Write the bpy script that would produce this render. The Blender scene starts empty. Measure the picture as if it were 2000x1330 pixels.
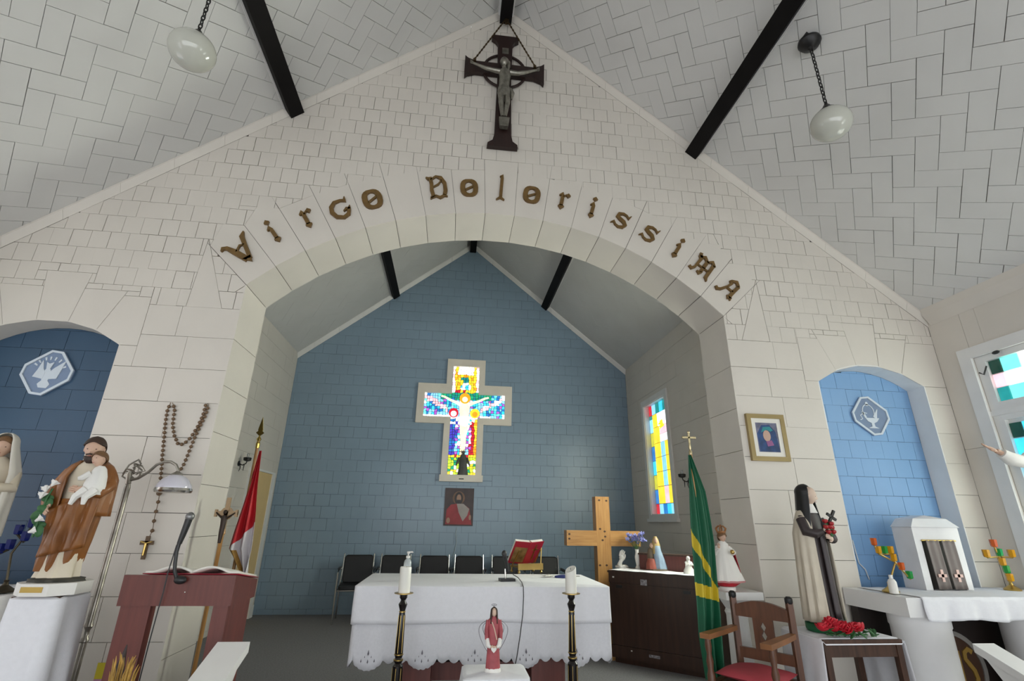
import bpy, bmesh, math, random
from mathutils import Vector, Matrix
random.seed(7)
C = bpy.context.scene.collection
scene = bpy.context.scene
# ---------------------------------------------------------------- camera
FPX = 955.94                                   # focal length in pixels of the 2000x1330 frame
AX_R = Vector((0.99266414, -0.11976202, 0.01658222))
AX_U = Vector((-0.05705142, -0.34306168, 0.9375787))
AX_F = Vector((0.1065976, 0.93164679, 0.34737762))
CAM = Vector((-0.29598, -3.71858, 1.34463))
cd = bpy.data.cameras.new('camera'); cam = bpy.data.objects.new('camera', cd); C.objects.link(cam)
cd.sensor_width = 36; cd.sensor_fit = 'HORIZONTAL'; cd.lens = FPX*36/2000; cd.clip_start = .02
mw = Matrix.Identity(4)
for i in range(3):
    mw[i][0] = AX_R[i]; mw[i][1] = AX_U[i]; mw[i][2] = -AX_F[i]; mw[i][3] = CAM[i]
cam.matrix_world = mw
scene.camera = cam
# ---------------------------------------------------------------- sky light and exposure
w = bpy.data.worlds.new('overcast_sky'); scene.world = w; w.use_nodes = True
w.node_tree.nodes['Background'].inputs[0].default_value = (.93, .97, 1.0, 1)
w.node_tree.nodes['Background'].inputs[1].default_value = 2.6
vs = scene.view_settings
vs.view_transform = 'Standard'; vs.look = 'None'; vs.gamma = 1; vs.use_curve_mapping = False
vs.exposure = 0.35

def ray(x, y): return AX_R*((x-1000)/FPX) - AX_U*((y-665)/FPX) + AX_F
def at(x, y, X=None, Y=None, Z=None):          # a pixel's point on the plane x=, y= or z=
    d = ray(x, y)
    t = (X-CAM.x)/d.x if X is not None else (Y-CAM.y)/d.y if Y is not None else (Z-CAM.z)/d.z
    return CAM + d*t
def project(P):
    q = Vector(P)-CAM; d = q.dot(AX_F)
    return 1000+FPX*q.dot(AX_R)/d, 665-FPX*q.dot(AX_U)/d, d
# ---------------------------------------------------------------- room dimensions (metres)
HG = 6.4255; WN = 4.004; SL = .8310            # ridge height, nave half width, roof slope
NRM = math.hypot(1, SL); COFF = .07            # the ceiling lies this far above the cove line
TH = .4535; AW = 2.0; ZA = 3.072; ZC = 3.930   # gable wall thickness, arch half width, springing, crown
AR = (AW*AW+(ZC-ZA)**2)/(2*(ZC-ZA)); ACZ = ZC-AR; ROUT = 3.232
XO = -.128; WC = 2.9585; YL = 4.813            # chancel centre, half width, end wall
CL, CR = XO-WC, XO+WC
YN = -6.6                                      # how far back the nave is built
# ---------------------------------------------------------------- materials
_m = {}
def mat(name, col, rough=.6, metal=0., var=.06, scale=6., emit=0., bump=0., col2=None, spec=.5, trans=0., coat=0., kind='noise', alpha=1.):
    if name in _m: return _m[name]
    m = bpy.data.materials.new(name); m.use_nodes = True; nt = m.node_tree; N = nt.nodes; b = N['Principled BSDF']
    b.inputs['Roughness'].default_value = rough; b.inputs['Metallic'].default_value = metal
    b.inputs['Specular IOR Level'].default_value = spec
    b.inputs['Coat Weight'].default_value = coat
    b.inputs['Transmission Weight'].default_value = trans
    c = (*col, 1)
    tc = N.new('ShaderNodeTexCoord'); mp = N.new('ShaderNodeMapping'); nt.links.new(tc.outputs['Object'], mp.inputs[0])
    no = N.new('ShaderNodeTexNoise'); no.inputs['Scale'].default_value = scale; no.inputs['Detail'].default_value = 4
    nt.links.new(mp.outputs[0], no.inputs['Vector'])
    if kind == 'wood': mp.inputs['Scale'].default_value = (9, 9, .8)
    if kind == 'woodx': mp.inputs['Scale'].default_value = (.8, 9, 9)
    rp = N.new('ShaderNodeValToRGB'); rp.color_ramp.elements[0].position = .3; rp.color_ramp.elements[1].position = .7
    c2 = (*col2, 1) if col2 else tuple(max(0, v*(1-2*var)) for v in col)+(1,)
    rp.color_ramp.elements[0].color = c2; rp.color_ramp.elements[1].color = c
    nt.links.new(no.outputs['Fac'], rp.inputs[0]); nt.links.new(rp.outputs[0], b.inputs['Base Color'])
    if emit:
        nt.links.new(rp.outputs[0], b.inputs['Emission Color']); b.inputs['Emission Strength'].default_value = emit
    if bump:
        n2 = N.new('ShaderNodeTexNoise'); n2.inputs['Scale'].default_value = scale*8
        bp = N.new('ShaderNodeBump'); bp.inputs['Strength'].default_value = bump; bp.inputs['Distance'].default_value = .004
        nt.links.new(mp.outputs[0], n2.inputs['Vector'])
        nt.links.new(n2.outputs['Fac'], bp.inputs['Height']); nt.links.new(bp.outputs[0], b.inputs['Normal'])
    if alpha < 1: b.inputs['Alpha'].default_value = alpha
    _m[name] = m; return m
WHITE = mat('painted_fibreboard', (.69, .642, .578), .55, var=.03, scale=2.5, bump=.15)
CEILW = mat('painted_ceiling_board', (.64, .63, .61), .6, var=.03, scale=2.5, bump=.12)
JOINT = mat('dirty_joint', (.16, .14, .12), .9, var=.2)
BLUE = mat('blue_painted_board', (.265, .365, .46), .3, var=.04, scale=2, bump=.12)
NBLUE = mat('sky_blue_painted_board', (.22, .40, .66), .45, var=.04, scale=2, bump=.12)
NBLUE_SHADE = mat('deep_blue_painted_board', (.036, .082, .145), .45, var=.06, scale=2, bump=.12)  # left niche: its shade is put into this darker blue
BJOINT = mat('blue_joint', (.07, .10, .14), .9)
BLACK = mat('black_painted_timber', (.006, .005, .005), .6, var=.2, spec=.15)
TRIMW = mat('white_gloss_paint', (.80, .79, .77), .35, var=.03)
# ---------------------------------------------------------------- mesh helpers
class MB:
    def __init__(s): s.v = []; s.f = []; s.mi = []
    def add(s, vs, fs, mi=0):
        o = len(s.v); s.v += [tuple(v) for v in vs]; s.f += [tuple(i+o for i in f) for f in fs]; s.mi += [mi]*len(fs); return s
    def box(s, x0, x1, y0, y1, z0, z1, mi=0):
        v = [(x, y, z) for z in (z0, z1) for y in (y0, y1) for x in (x0, x1)]
        return s.add(v, [(0, 2, 3, 1), (4, 5, 7, 6), (0, 1, 5, 4), (2, 6, 7, 3), (0, 4, 6, 2), (1, 3, 7, 5)], mi)
    def prism(s, poly, fn, d0, d1, mi=0):      # 2-d polygon, fn(a, b, depth) -> point
        n = len(poly)
        v = [fn(a, b, d0) for a, b in poly]+[fn(a, b, d1) for a, b in poly]
        return s.add(v, [tuple(range(n))[::-1], tuple(range(n, 2*n))]+[(i, (i+1) % n, n+(i+1) % n, n+i) for i in range(n)], mi)
    def tube(s, pts, r, n=8, mi=0, cap=True, flat=1.):
        pts = [Vector(p) for p in pts]; R = r if isinstance(r, (list, tuple)) else [r]*len(pts)
        up = None; rings = []
        for i, p in enumerate(pts):
            t = (pts[min(i+1, len(pts)-1)]-pts[max(i-1, 0)]).normalized()
            if up is None: up = Vector((0, 0, 1)) if abs(t.z) < .9 else Vector((0, 1, 0))
            a = (up-t*up.dot(t))
            if a.length < 1e-6: a = t.orthogonal()
            a.normalize(); b = t.cross(a); up = a
            rings.append([p+(a*math.cos(2*math.pi*k/n)*flat+b*math.sin(2*math.pi*k/n))*R[i] for k in range(n)])
        v = [q for rg in rings for q in rg]; f = []
        for i in range(len(rings)-1):
            for k in range(n): f.append((i*n+k, i*n+(k+1) % n, (i+1)*n+(k+1) % n, (i+1)*n+k))
        if cap: f += [tuple(range(n))[::-1], tuple(range((len(rings)-1)*n, len(rings)*n))]
        return s.add(v, f, mi)
    def lathe(s, prof, n=20, o=(0, 0, 0), mi=0, sx=1, sy=1):   # prof: (radius, z)
        v = []; f = []
        for r, z in prof:
            v += [(o[0]+r*math.cos(2*math.pi*k/n)*sx, o[1]+r*math.sin(2*math.pi*k/n)*sy, o[2]+z) for k in range(n)]
        for i in range(len(prof)-1):
            for k in range(n): f.append((i*n+k, i*n+(k+1) % n, (i+1)*n+(k+1) % n, (i+1)*n+k))
        f += [tuple(range(n))[::-1], tuple(range((len(prof)-1)*n, len(prof)*n))]
        return s.add(v, f, mi)
    def ell(s, c, rx, ry, rz, n=14, m=9, mi=0, rot=None):
        v = []; f = []
        for i in range(m+1):
            ph = math.pi*i/m-math.pi/2; rr = max(math.cos(ph), .03)
            for k in range(n):
                q = Vector((rx*rr*math.cos(2*math.pi*k/n), ry*rr*math.sin(2*math.pi*k/n), rz*math.sin(ph)))
                if rot: q = rot @ q
                v.append(Vector(c)+q)
        for i in range(m):
            for k in range(n): f.append((i*n+k, i*n+(k+1) % n, (i+1)*n+(k+1) % n, (i+1)*n+k))
        f += [tuple(range(n))[::-1], tuple(range(m*n, (m+1)*n))]
        return s.add(v, f, mi)
    def loft(s, secs, n=44, mi=0):             # (cx, cy, z, rx, ry, fold amplitude, fold count, phase)
        v = []; f = []
        for (cx, cy, z, rx, ry, am, k, ph) in secs:
            for i in range(n):
                t = 2*math.pi*i/n
                q = 1+am*(math.cos(k*t+ph)*.7+.45*math.cos((k*1.0+3)*t-ph*1.7))
                v.append((cx+rx*q*math.cos(t), cy+ry*q*math.sin(t), z))
        for i in range(len(secs)-1):
            for k in range(n): f.append((i*n+k, i*n+(k+1) % n, (i+1)*n+(k+1) % n, (i+1)*n+k))
        f += [tuple(range(n))[::-1], tuple(range((len(secs)-1)*n, len(secs)*n))]
        return s.add(v, f, mi)
    def ribbon(s, pts, wd, fn, d0, d1, closed=False, mi=0):   # flat stroke of given width(s) in a plane
        P = [Vector((a, b)) for a, b in pts]; n = len(P); W = wd if isinstance(wd, (list, tuple)) else [wd]*n
        L = []; R_ = []
        for i in range(n):
            a = P[(i-1) % n] if closed or i else P[i]; b = P[(i+1) % n] if closed or i < n-1 else P[i]
            t = b-a
            t = t.normalized() if t.length else Vector((1, 0)); nn = Vector((-t.y, t.x))
            L.append(P[i]+nn*W[i]/2); R_.append(P[i]-nn*W[i]/2)
        for i in range(n if closed else n-1):
            j = (i+1) % n
            s.prism([L[i], L[j], R_[j], R_[i]], fn, d0, d1, mi)
        return s
    def sheet(s, fn, nu, nv, mi=0, mf=None):   # surface fn(u, v) on the unit square
        v = [fn(i/nu, j/nv) for j in range(nv+1) for i in range(nu+1)]; o = len(s.v); s.v += [tuple(q) for q in v]
        for j in range(nv):
            for i in range(nu):
                a = o+j*(nu+1)+i; s.f.append((a, a+1, a+nu+2, a+nu+1)); s.mi.append(mf((i+.5)/nu, (j+.5)/nv) if mf else mi)
        return s
    def mesh(s, name, mats, smooth=35):
        me = bpy.data.meshes.new(name); me.from_pydata(s.v, [], s.f)
        for m in (mats if isinstance(mats, (list, tuple)) else [mats]): me.materials.append(m)
        for p, k in zip(me.polygons, s.mi): p.material_index = k
        bm = bmesh.new(); bm.from_mesh(me); bmesh.ops.recalc_face_normals(bm, faces=bm.faces); bm.to_mesh(me); bm.free()
        if smooth:
            for p in me.polygons: p.use_smooth = True
            me.set_sharp_from_angle(angle=math.radians(smooth))
        me.update(); return me
    def build(s, name, mats, parent=None, loc=None, rot=None, smooth=35, solid=0):
        o = bpy.data.objects.new(name, s.mesh(name, mats, smooth)); C.objects.link(o)
        if parent: o.parent = parent
        if loc is not None: o.location = loc
        if rot is not None: o.rotation_euler = rot
        if solid:
            md = o.modifiers.new('thickness', 'SOLIDIFY'); md.thickness = solid; md.offset = 0
        return o
def obj(name, me, parent=None, loc=None, rot=None):
    o = bpy.data.objects.new(name, me); C.objects.link(o); o.parent = parent
    if loc is not None: o.location = loc
    if rot is not None: o.rotation_euler = rot
    return o
def tag(o, label, cat, group=None, kind=None):
    o['label'] = label; o['category'] = cat
    if group: o['group'] = group
    if kind: o['kind'] = kind
    return o
def thing(name, label, cat, loc=(0, 0, 0), rz=0, group=None):
    o = bpy.data.objects.new(name, None); C.objects.link(o); o.empty_display_size = .1
    o.location = loc; o.rotation_euler = (0, 0, rz)
    return tag(o, label, cat, group)
def dup(root, loc, rz=0, label=None):
    r = root.copy(); C.objects.link(r); r.location = loc; r.rotation_euler = (0, 0, rz)
    if label: r['label'] = label
    for ch in list(root.children):
        c = ch.copy(); C.objects.link(c); c.parent = r
        for g in list(ch.children):
            d = g.copy(); C.objects.link(d); d.parent = c
    return r
def struct(o, label, cat='structure'): return tag(o, label, cat, kind='structure')
# ---------------------------------------------------------------- polygon clipping for boards and tiles
def half(poly, a, b, keep_left=True):
    out = []; n = len(poly); sg = 1 if keep_left else -1
    def sd(p): return sg*((b[0]-a[0])*(p[1]-a[1])-(b[1]-a[1])*(p[0]-a[0]))
    for i in range(n):
        p, q = poly[i], poly[(i+1) % n]; dp, dq = sd(p), sd(q)
        if dp >= 0: out.append(p)
        if (dp > 0 and dq < 0) or (dp < 0 and dq > 0):
            t = dp/(dp-dq); out.append((p[0]+t*(q[0]-p[0]), p[1]+t*(q[1]-p[1])))
    return out
def area(p): return sum(p[i][0]*p[(i+1) % len(p)][1]-p[(i+1) % len(p)][0]*p[i][1] for i in range(len(p)))/2 if len(p) > 2 else 0
def ccw(p):
    p = [q for i, q in enumerate(p) if math.hypot(q[0]-p[i-1][0], q[1]-p[i-1][1]) > 1e-6]
    return p if area(p) > 0 else p[::-1]
def clip_in(poly, conv):
    conv = ccw(conv)
    for i in range(len(conv)):
        poly = half(poly, conv[i], conv[(i+1) % len(conv)])
        if len(poly) < 3: return []
    return poly
def clip_out(poly, conv):
    conv = ccw(conv); res = []; cur = poly
    for i in range(len(conv)):
        a, b = conv[i], conv[(i+1) % len(conv)]
        o = half(cur, a, b, False)
        if len(o) > 2 and abs(area(o)) > 1e-5: res.append(o)
        cur = half(cur, a, b)
        if len(cur) < 3: break
    return res
def subtract(poly, holes):
    ps = [poly]
    for h in holes:
        hx0 = min(p[0] for p in h); hx1 = max(p[0] for p in h); hy0 = min(p[1] for p in h); hy1 = max(p[1] for p in h)
        nx = []
        for p in ps:
            if max(q[0] for q in p) < hx0 or min(q[0] for q in p) > hx1 or max(q[1] for q in p) < hy0 or min(q[1] for q in p) > hy1: nx.append(p)
            elif len(clip_in(p, h)) < 3: nx.append(p)
            else: nx += clip_out(p, h)
        ps = nx
    return ps
def shrink(poly, g):                           # inset a convex polygon by g
    poly = ccw(poly); out = poly
    n = len(poly)
    for i in range(n):
        a, b = poly[i], poly[(i+1) % n]; L = math.hypot(b[0]-a[0], b[1]-a[1])
        if L < 1e-9: continue
        nx, ny = -(b[1]-a[1])/L*g, (b[0]-a[0])/L*g
        out = half(out, (a[0]+nx, a[1]+ny), (b[0]+nx, b[1]+ny))
        if len(out) < 3: return []
    return out
def pieces(parent, name, polys, fn, matl, thick=.011, gap=(.0006, .0028), limit=300, label=None, extra=0.):
    """One child object for each board; fn(a, b, depth) gives the point, depth 0 is the face."""
    items = []
    for parts in polys:                        # each board is a list of convex polygons
        g = random.uniform(*gap)
        pp = [shrink(p, g) for p in parts]; pp = [p for p in pp if len(p) > 2 and abs(area(p)) > 2e-4]
        if not pp: continue
        c = pp[0]; P = fn(sum(q[0] for q in c)/len(c), sum(q[1] for q in c)/len(c), 0)
        x, y, d = project(P)
        vis = d > .2 and -60 < x < 2060 and -60 < y < 1390
        items.append((sum(abs(area(p)) for p in pp)/max(d, .2)**2 if vis else -1, pp))
    items.sort(key=lambda t: -t[0])
    def mesh_of(mb, pp):
        pr = random.uniform(-.0012, .0012)-extra
        for p in pp:
            n = len(p); v = [fn(a, b, pr) for a, b in p]+[fn(a, b, thick) for a, b in p]
            mb.add(v, [tuple(range(n))]+[(i, n+i, n+(i+1) % n, (i+1) % n) for i in range(n)]+[tuple(range(n, 2*n))[::-1]])
    rest = MB()
    for k, (a, pp) in enumerate(items):
        if a > 0 and k < limit:
            mb = MB(); mesh_of(mb, pp); o = mb.build(name, matl, parent, smooth=0)
            if label: o['label'] = label
        else: mesh_of(rest, pp)
    if rest.v:
        o = rest.build(name+'_field', matl, parent, smooth=0); o['kind'] = 'stuff'
def grid(u0, u1, v0, v1, du, dv, off=.5, uph=0., vph=0., jit=.0):
    out = []; j0 = math.floor((v0-vph)/dv); v = vph+j0*dv; j = j0
    while v < v1:
        u = u0-du*2+((u0-uph) % du)*-1+(du*off if j % 2 else 0)
        u = uph+math.floor((u0-uph)/du)*du-du+(du*off if j % 2 else 0)
        while u < u1:
            out.append([(u, v), (u+du, v), (u+du, v+dv), (u, v+dv)]); u += du
        v += dv; j += 1
    return out
def rect(u0, u1, v0, v1): return [(u0, v0), (u1, v0), (u1, v1), (u0, v1)]
# ================================================================ THE GABLE WALL WITH THE CHANCEL ARCH
fw = lambda a, b, d: (a, d, b)                 # wall plane y = depth
arc = [(AR*math.sin(t), ACZ+AR*math.cos(t)) for t in [math.radians(-46.43+92.86*i/17) for i in range(18)]]
TA = math.radians(92.86/17)
arch_hole = [(AW, -.4)]+[(x, z) for x, z in arc[::-1]]+[(-AW, -.4)]
arch_hole[1] = (AW, ZA); arch_hole[-2] = (-AW, ZA)
stones = []                                    # face stones of the arch, left to right
for k in range(17):
    t0 = math.radians(-46.43)+k*TA; t1 = t0+TA; ro = ROUT if k != 8 else 3.352
    P = lambda r, t: (r*math.sin(t), ACZ+r*math.cos(t))
    st = [P(AR, t0), P(AR, t1), P(ro, t1), P(ro, t0)]
    if k == 0: st = [P(AR, t0), P(AR, t1), P(ROUT, t1), (-2.285, P(ROUT, t1)[1]), P(ROUT, t0)]
    if k == 1: st = [P(AR, t0), P(AR, t1), P(ROUT, t1), (-2.055, P(ROUT, t1)[1]), P(ROUT, t0)]
    if k == 15: st = [P(AR, t0), P(AR, t1), P(ROUT, t1), (2.055, P(ROUT, t0)[1]), P(ROUT, t0)]
    if k == 16: st = [P(AR, t0), P(AR, t1), P(ROUT, t1), (2.285, P(ROUT, t0)[1]), P(ROUT, t0)]
    stones.append(st)
NX, NW, NS, NC, ND = 3.285, .5, 2.52, 2.685, .17   # side niches: centre, half width, springing, crown, depth
NR = (NW*NW+(NC-NS)**2)/(2*(NC-NS)); NCZ = NC-NR; NA = math.asin(NW/NR)
def niche(sx):
    return [(sx*NX+NW, .6)]+[(sx*NX+NR*math.sin(NA-2*NA*i/12), NCZ+NR*math.cos(NA-2*NA*i/12)) for i in range(13)]+[(sx*NX-NW, .6)]
niches = [niche(-1), niche(1)]
blocks = []                                    # dressed blocks of the piers and niches
for sx in (-1, 1):
    def mir(poly): return [(sx*a, b) for a, b in poly]
    blocks.append(mir([(AW, ZA), (AW, 2.857), (2.40, 2.857), (2.365, 3.46), (ROUT*math.sin(math.radians(46.43)), ACZ+ROUT*math.cos(math.radians(46.43)))]))
    z = 2.857; k = 0
    hs = [.245, .25, .25, .25, .25, .25, .25, .25, .25, .3, .35]
    for h in hs:
        xa = 2.42 if k % 2 == 0 else 2.33
        blocks.append(mir(rect(AW, xa, z-h, z)))
        if z > NS+.05: blocks += [mir(rect(xa, 2.66, z-h, z))]+([mir(rect(2.66, NX-NW, z-h, NS))] if z-h < NS else [])
        else: blocks.append(mir(rect(xa, NX-NW, z-h-(.06 if k % 3 == 0 else 0)*0, z)))
        if z < NS+.1: blocks.append(mir(rect(NX+NW, WN, max(z-h, 0), min(z, NS))))
        z -= h; k += 1
    tops = [2.915, 2.955, 3.085, 2.955, 2.925]
    for i in range(5):                         # fan of tall stones over the niche
        a0 = -NA+2*NA*i/5; a1 = a0+2*NA/5
        q = lambda a: (NX+NR*math.sin(a), NCZ+NR*math.cos(a))
        def top(a, zt): d = (zt-NCZ)/math.cos(a); return (NX+d*math.sin(a), zt)
        p0 = q(a0); p1 = q(a1); t0 = top(a0, tops[i]); t1 = top(a1, tops[i])
        if i == 0: blocks.append(mir([p0, p1, t1, (2.66, tops[0]), (2.66, NS)]))
        elif i == 4: blocks.append(mir([p0, p1, (WN, NS), (WN, tops[4]), t0]))
        else: blocks.append(mir([p0, p1, t1, t0]))
blocks = [clip_in(ccw(b), rect(-WN, WN, 0, 5)) for b in blocks]
blocks = [b for b in blocks if len(b) > 2]
wall = [(-WN, 0), (WN, 0), (WN, HG-SL*WN), (0, HG), (-WN, HG-SL*WN)]
nb = [[q for q in p] for p in niches]
solid = MB()
big_hole = [(AW+.011, -.4), (AW+.011, ZA)]+[((AR+.011)*math.sin(t), ACZ+(AR+.011)*math.cos(t)) for t in [math.radians(46.3-92.6*i/17) for i in range(18)]]+[(-AW-.011, ZA), (-AW-.011, -.4)]
wall_up = [(-WN-.15, -.3), (WN+.15, -.3), (WN+.15, HG-SL*WN+.09), (0, HG+.09), (-WN-.15, HG-SL*WN+.09)]
nbig = [[(sx*NX+(a-sx*NX)*1.02, b+.01) for a, b in niche(sx)] for sx in (-1, 1)]
for p in subtract(wall_up, [big_hole]+nbig): solid.prism(p, fw, .011, ND+.012)
for p in subtract(wall_up, [big_hole]): solid.prism(p, fw, ND+.012, TH-.002)
gable = solid.build('wall_front', JOINT, smooth=0)
struct(gable, 'white fibreboard gable wall pierced by a broad chancel arch', 'wall')
pieces(gable, 'arch_stone', [[ccw(s)] for s in stones], fw, WHITE, gap=(.001, .003), extra=.004)
pieces(gable, 'pier_block', [[ccw(b)] for b in blocks], fw, WHITE, gap=(.0006, .0025))
holes = stones+blocks+[arch_hole]+niches
tiles = []
for r in grid(-WN, WN, 2.4, HG, .1385, .152, .5, uph=.02, vph=4.979-.152*20):
    c = clip_in(r, wall)
    if len(c) < 3: continue
    ps = subtract(c, holes)
    ps = [p for p in ps if abs(area(p)) > 3e-4]
    if ps: tiles.append(ps)
pieces(gable, 'wall_tile', tiles, fw, WHITE, gap=(.0004, .0027))
# soffit panels and the pier returns (inside of the arch)
for k in range(17):
    t0 = math.radians(-46.43)+k*TA+.0008; t1 = t0+TA-.0016
    mb = MB(); mb.prism([(AR*math.sin(t0), ACZ+AR*math.cos(t0)), (AR*math.sin(t1), ACZ+AR*math.cos(t1)), ((AR+.0105)*math.sin(t1), ACZ+(AR+.0105)*math.cos(t1)), ((AR+.0105)*math.sin(t0), ACZ+(AR+.0105)*math.cos(t0))], fw, .0, TH)
    mb.build('soffit_panel', WHITE, gable, smooth=0)
for sx in (-1, 1):
    z = ZA
    for h in (.46, .36, .34, .36, .34, .36, .34, .36, .152):
        mb = MB(); a, b = sorted((sx*AW, sx*(AW+.0105))); mb.box(a, b, .001, TH, z-h+.0025, z-.001); mb.build('return_panel', WHITE, gable, smooth=0)
        z -= h
# side niches: lining and blue boards at the back, the left ones coloured as shaded
for sx in (-1, 1):
    nb_ = niche(sx)
    for i in range(len(nb_)-1):
        a, b = nb_[i], nb_[i+1]
        d = Vector((b[0]-a[0], b[1]-a[1])); nn = Vector((-d.y, d.x)).normalized()*-.009
        mb = MB(); mb.prism([a, b, (b[0]+nn.x, b[1]+nn.y), (a[0]+nn.x, a[1]+nn.y)], fw, .0, ND)
        mb.build('niche_lining', TRIMW if sx > 0 else WHITE, gable, smooth=0)
    bk = MB(); bk.prism(ccw(nb_), fw, ND+.006, ND+.0115); bo = bk.build('niche_back', BJOINT, gable, smooth=0)
    tl = []
    for r in grid(sx*NX-NW, sx*NX+NW, .6, 2.7, .153 if sx > 0 else .30, .152, .5, uph=.03, vph=.08):
        c = clip_in(r, ccw(nb_))
        if len(c) > 2: tl.append([c])
    pieces(gable, 'niche_board', tl, lambda a, b, d: (a, ND+d*.6, b), NBLUE if sx > 0 else NBLUE_SHADE, gap=(.0006, .002))
# ================================================================ NAVE CEILING, herringbone boards
def cpoint(sd, xo=0.):
    def fn(s_, y, d):                          # s_ = distance down the slope from the ridge, d = depth behind the face
        x = s_/NRM; z = HG+COFF*NRM-SL*x
        return (xo+sd*(x+d*SL/NRM), y, z+d/NRM)
    return fn
SMAX = (WN+COFF*SL/NRM)*NRM
def herring(s0, y0, mirror, sb, yb, wd=.1425):
    # px-right axis e1 and px-up axis e2 of the pattern in (slope, y)
    q = math.sqrt(.5); e1 = (q, -q); e2 = (-q, -q)
    if mirror: e1 = (-q, -q); e2 = (-q, -q)
    out = []
    for n in range(-60, 60):
        for m in range(-30, 30):
            ox, oy = n+0*m, n+4*m
            for cell in (((0, 0), (2, 0), (2, 1), (0, 1)), ((0, 1), (1, 1), (1, 3), (0, 3))):
                p = []
                for a, b in cell:
                    a += ox; b += oy
                    if not mirror: s_, y = s0+wd*(a*q-b*q), y0+wd*(-a*q-b*q)
                    else: s_, y = s0+wd*(a*q-b*q), y0+wd*(-a*q-b*q)
                    p.append((s_, y))
                if max(v[0] for v in p) < sb[0] or min(v[0] for v in p) > sb[1] or max(v[1] for v in p) < yb[0] or min(v[1] for v in p) > yb[1]: continue
                out.append(p)
    return out
for sd, nm in ((-1, 'left'), (1, 'right')):
    fn = cpoint(sd)
    mb = MB(); mb.prism(rect(0, SMAX+.1, YN, -.0), fn, .011, .06)
    co = mb.build('ceiling_'+nm, JOINT, smooth=0)
    struct(co, f'sloping white nave ceiling of herringbone boards on the {nm}', 'ceiling')
    R0 = rect(.02, SMAX-.01, -3.2, -.012)
    s0, y0 = (3.341, -1.729) if sd > 0 else (3.482, -1.176)
    bd = [clip_in(ccw(p), R0) for p in herring(s0, y0, sd < 0, (.02, SMAX), (-3.2, 0))]
    pieces(co, 'ceiling_board', [[b] for b in bd if len(b) > 2], fn, CEILW, gap=(.0008, .0030))
    mb = MB(); mb.prism(rect(0, SMAX, YN, -3.2), fn, 0, .011); mb.build('ceiling_sheet', CEILW, co, smooth=0)
    # cove strip along the gable, in lengths
    s_ = .02; k = 0
    cov = MB(); cov.box(-.001, .001, 0, .001, 0, .001)
    while s_ < SMAX-.03:
        e = min(s_+.45, SMAX-.02); a0 = fn(s_+.001, 0, 0); a1 = fn(e-.001, 0, 0); mb = MB()
        v = []
        for P in (a0, a1):
            zb = HG-SL*abs(P[0]); v += [(P[0], .0, P[2]), (P[0], -.034, P[2]), (P[0], -.034, P[2]-.02), (P[0], -.003, zb), (P[0], .0, zb)]
        mb.add(v, [(0, 1, 2, 3, 4), (9, 8, 7, 6, 5)]+[(i, (i+1) % 5, 5+(i+1) % 5, 5+i) for i in range(5)])
        mb.build('cove_strip', WHITE, co, smooth=0); s_ = e
# beams
def beam(name, label, x0, x1, sd, s0, s1, y0, y1, drop, xo=0.):
    fn = cpoint(sd, xo); mb = MB(); mb.prism(rect(s0, s1, y0, y1), fn, -drop, .0)
    o = mb.build(name, BLACK, smooth=0); struct(o, label, 'beam')
    for a in (s0-.014, s1):
        mb = MB(); mb.prism(rect(a, a+.014, y0, y1), fn, -.018, .0); mb.build('beam_fillet', TRIMW, o, smooth=0)
    return o
beam('trim_1', 'black purlin beam on the left nave ceiling', 0, 0, -1, 2.475, 2.605, YN, -.002, .105)
beam('trim_2', 'black purlin beam on the right nave ceiling beside the pendant canopy', 0, 0, 1, 2.48, 2.61, YN, -.002, .105)
mb = MB(); mb.box(-.063, .06, YN, -.004, 6.32, 6.50); rb = mb.build('trim_3', BLACK, smooth=0); struct(rb, 'black ridge beam over the nave above the crucifix', 'beam')
for a, b in ((-.085, -.063), (.06, .08)):
    mb = MB(); mb.box(a, b, YN, -.004, 6.415, 6.45); mb.build('beam_fillet', TRIMW, rb, smooth=0)
# ================================================================ NAVE SIDE WALLS
ZE = HG+COFF*NRM-SL*WN
W1 = (-1.75, -.29, .75, 2.70)                  # window opening: y0, y1, z0, z1
def side_wall(sd, nm):
    x = sd*WN; fs = lambda a, b, d: (x+sd*d, a, b)
    mb = MB()
    ops = [rect(W1[0], W1[1], W1[2], W1[3]), rect(W1[0]-2.6, W1[1]-2.6, W1[2], W1[3])]
    for p in subtract(rect(YN, .0, -.3, ZE), ops): mb.prism(p, fs, .011, .16)
    o = mb.build('wall_'+nm, JOINT, smooth=0); struct(o, f'white painted nave side wall with tall windows on the {nm}', 'wall')
    pl = []
    for r in grid(YN, 0, -.3, ZE, 1.22, 1.22 if 1 else 1, .5, uph=-.42, vph=1.98):
        c = clip_in(r, rect(YN, -.001, -.3, ZE-.02))
        if len(c) > 2:
            ps = [q for q in subtract(c, ops) if abs(area(q)) > 1e-3]
            if ps: pl.append(ps)
    pieces(o, 'wall_board', pl, fs, WHITE, gap=(.0003, .0012))
    # cove along the eaves
    y = -.03
    while y > YN:
        e = max(y-1.2, YN); mb = MB(); v = []
        for yy in (y-.001, e+.001): v += [(x, yy, ZE+.02), (x-sd*.075, yy, ZE+.062), (x-sd*.06, yy, ZE+.0), (x-sd*.004, yy, ZE-.085), (x, yy, ZE-.085)]
        mb.add(v, [(0, 1, 2, 3, 4), (9, 8, 7, 6, 5)]+[(i, (i+1) % 5, 5+(i+1) % 5, 5+i) for i in range(5)])
        mb.build('cove_strip', WHITE, o, smooth=0); y = e
    return o
wr = side_wall(1, 'right'); wl = side_wall(-1, 'left')
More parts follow.
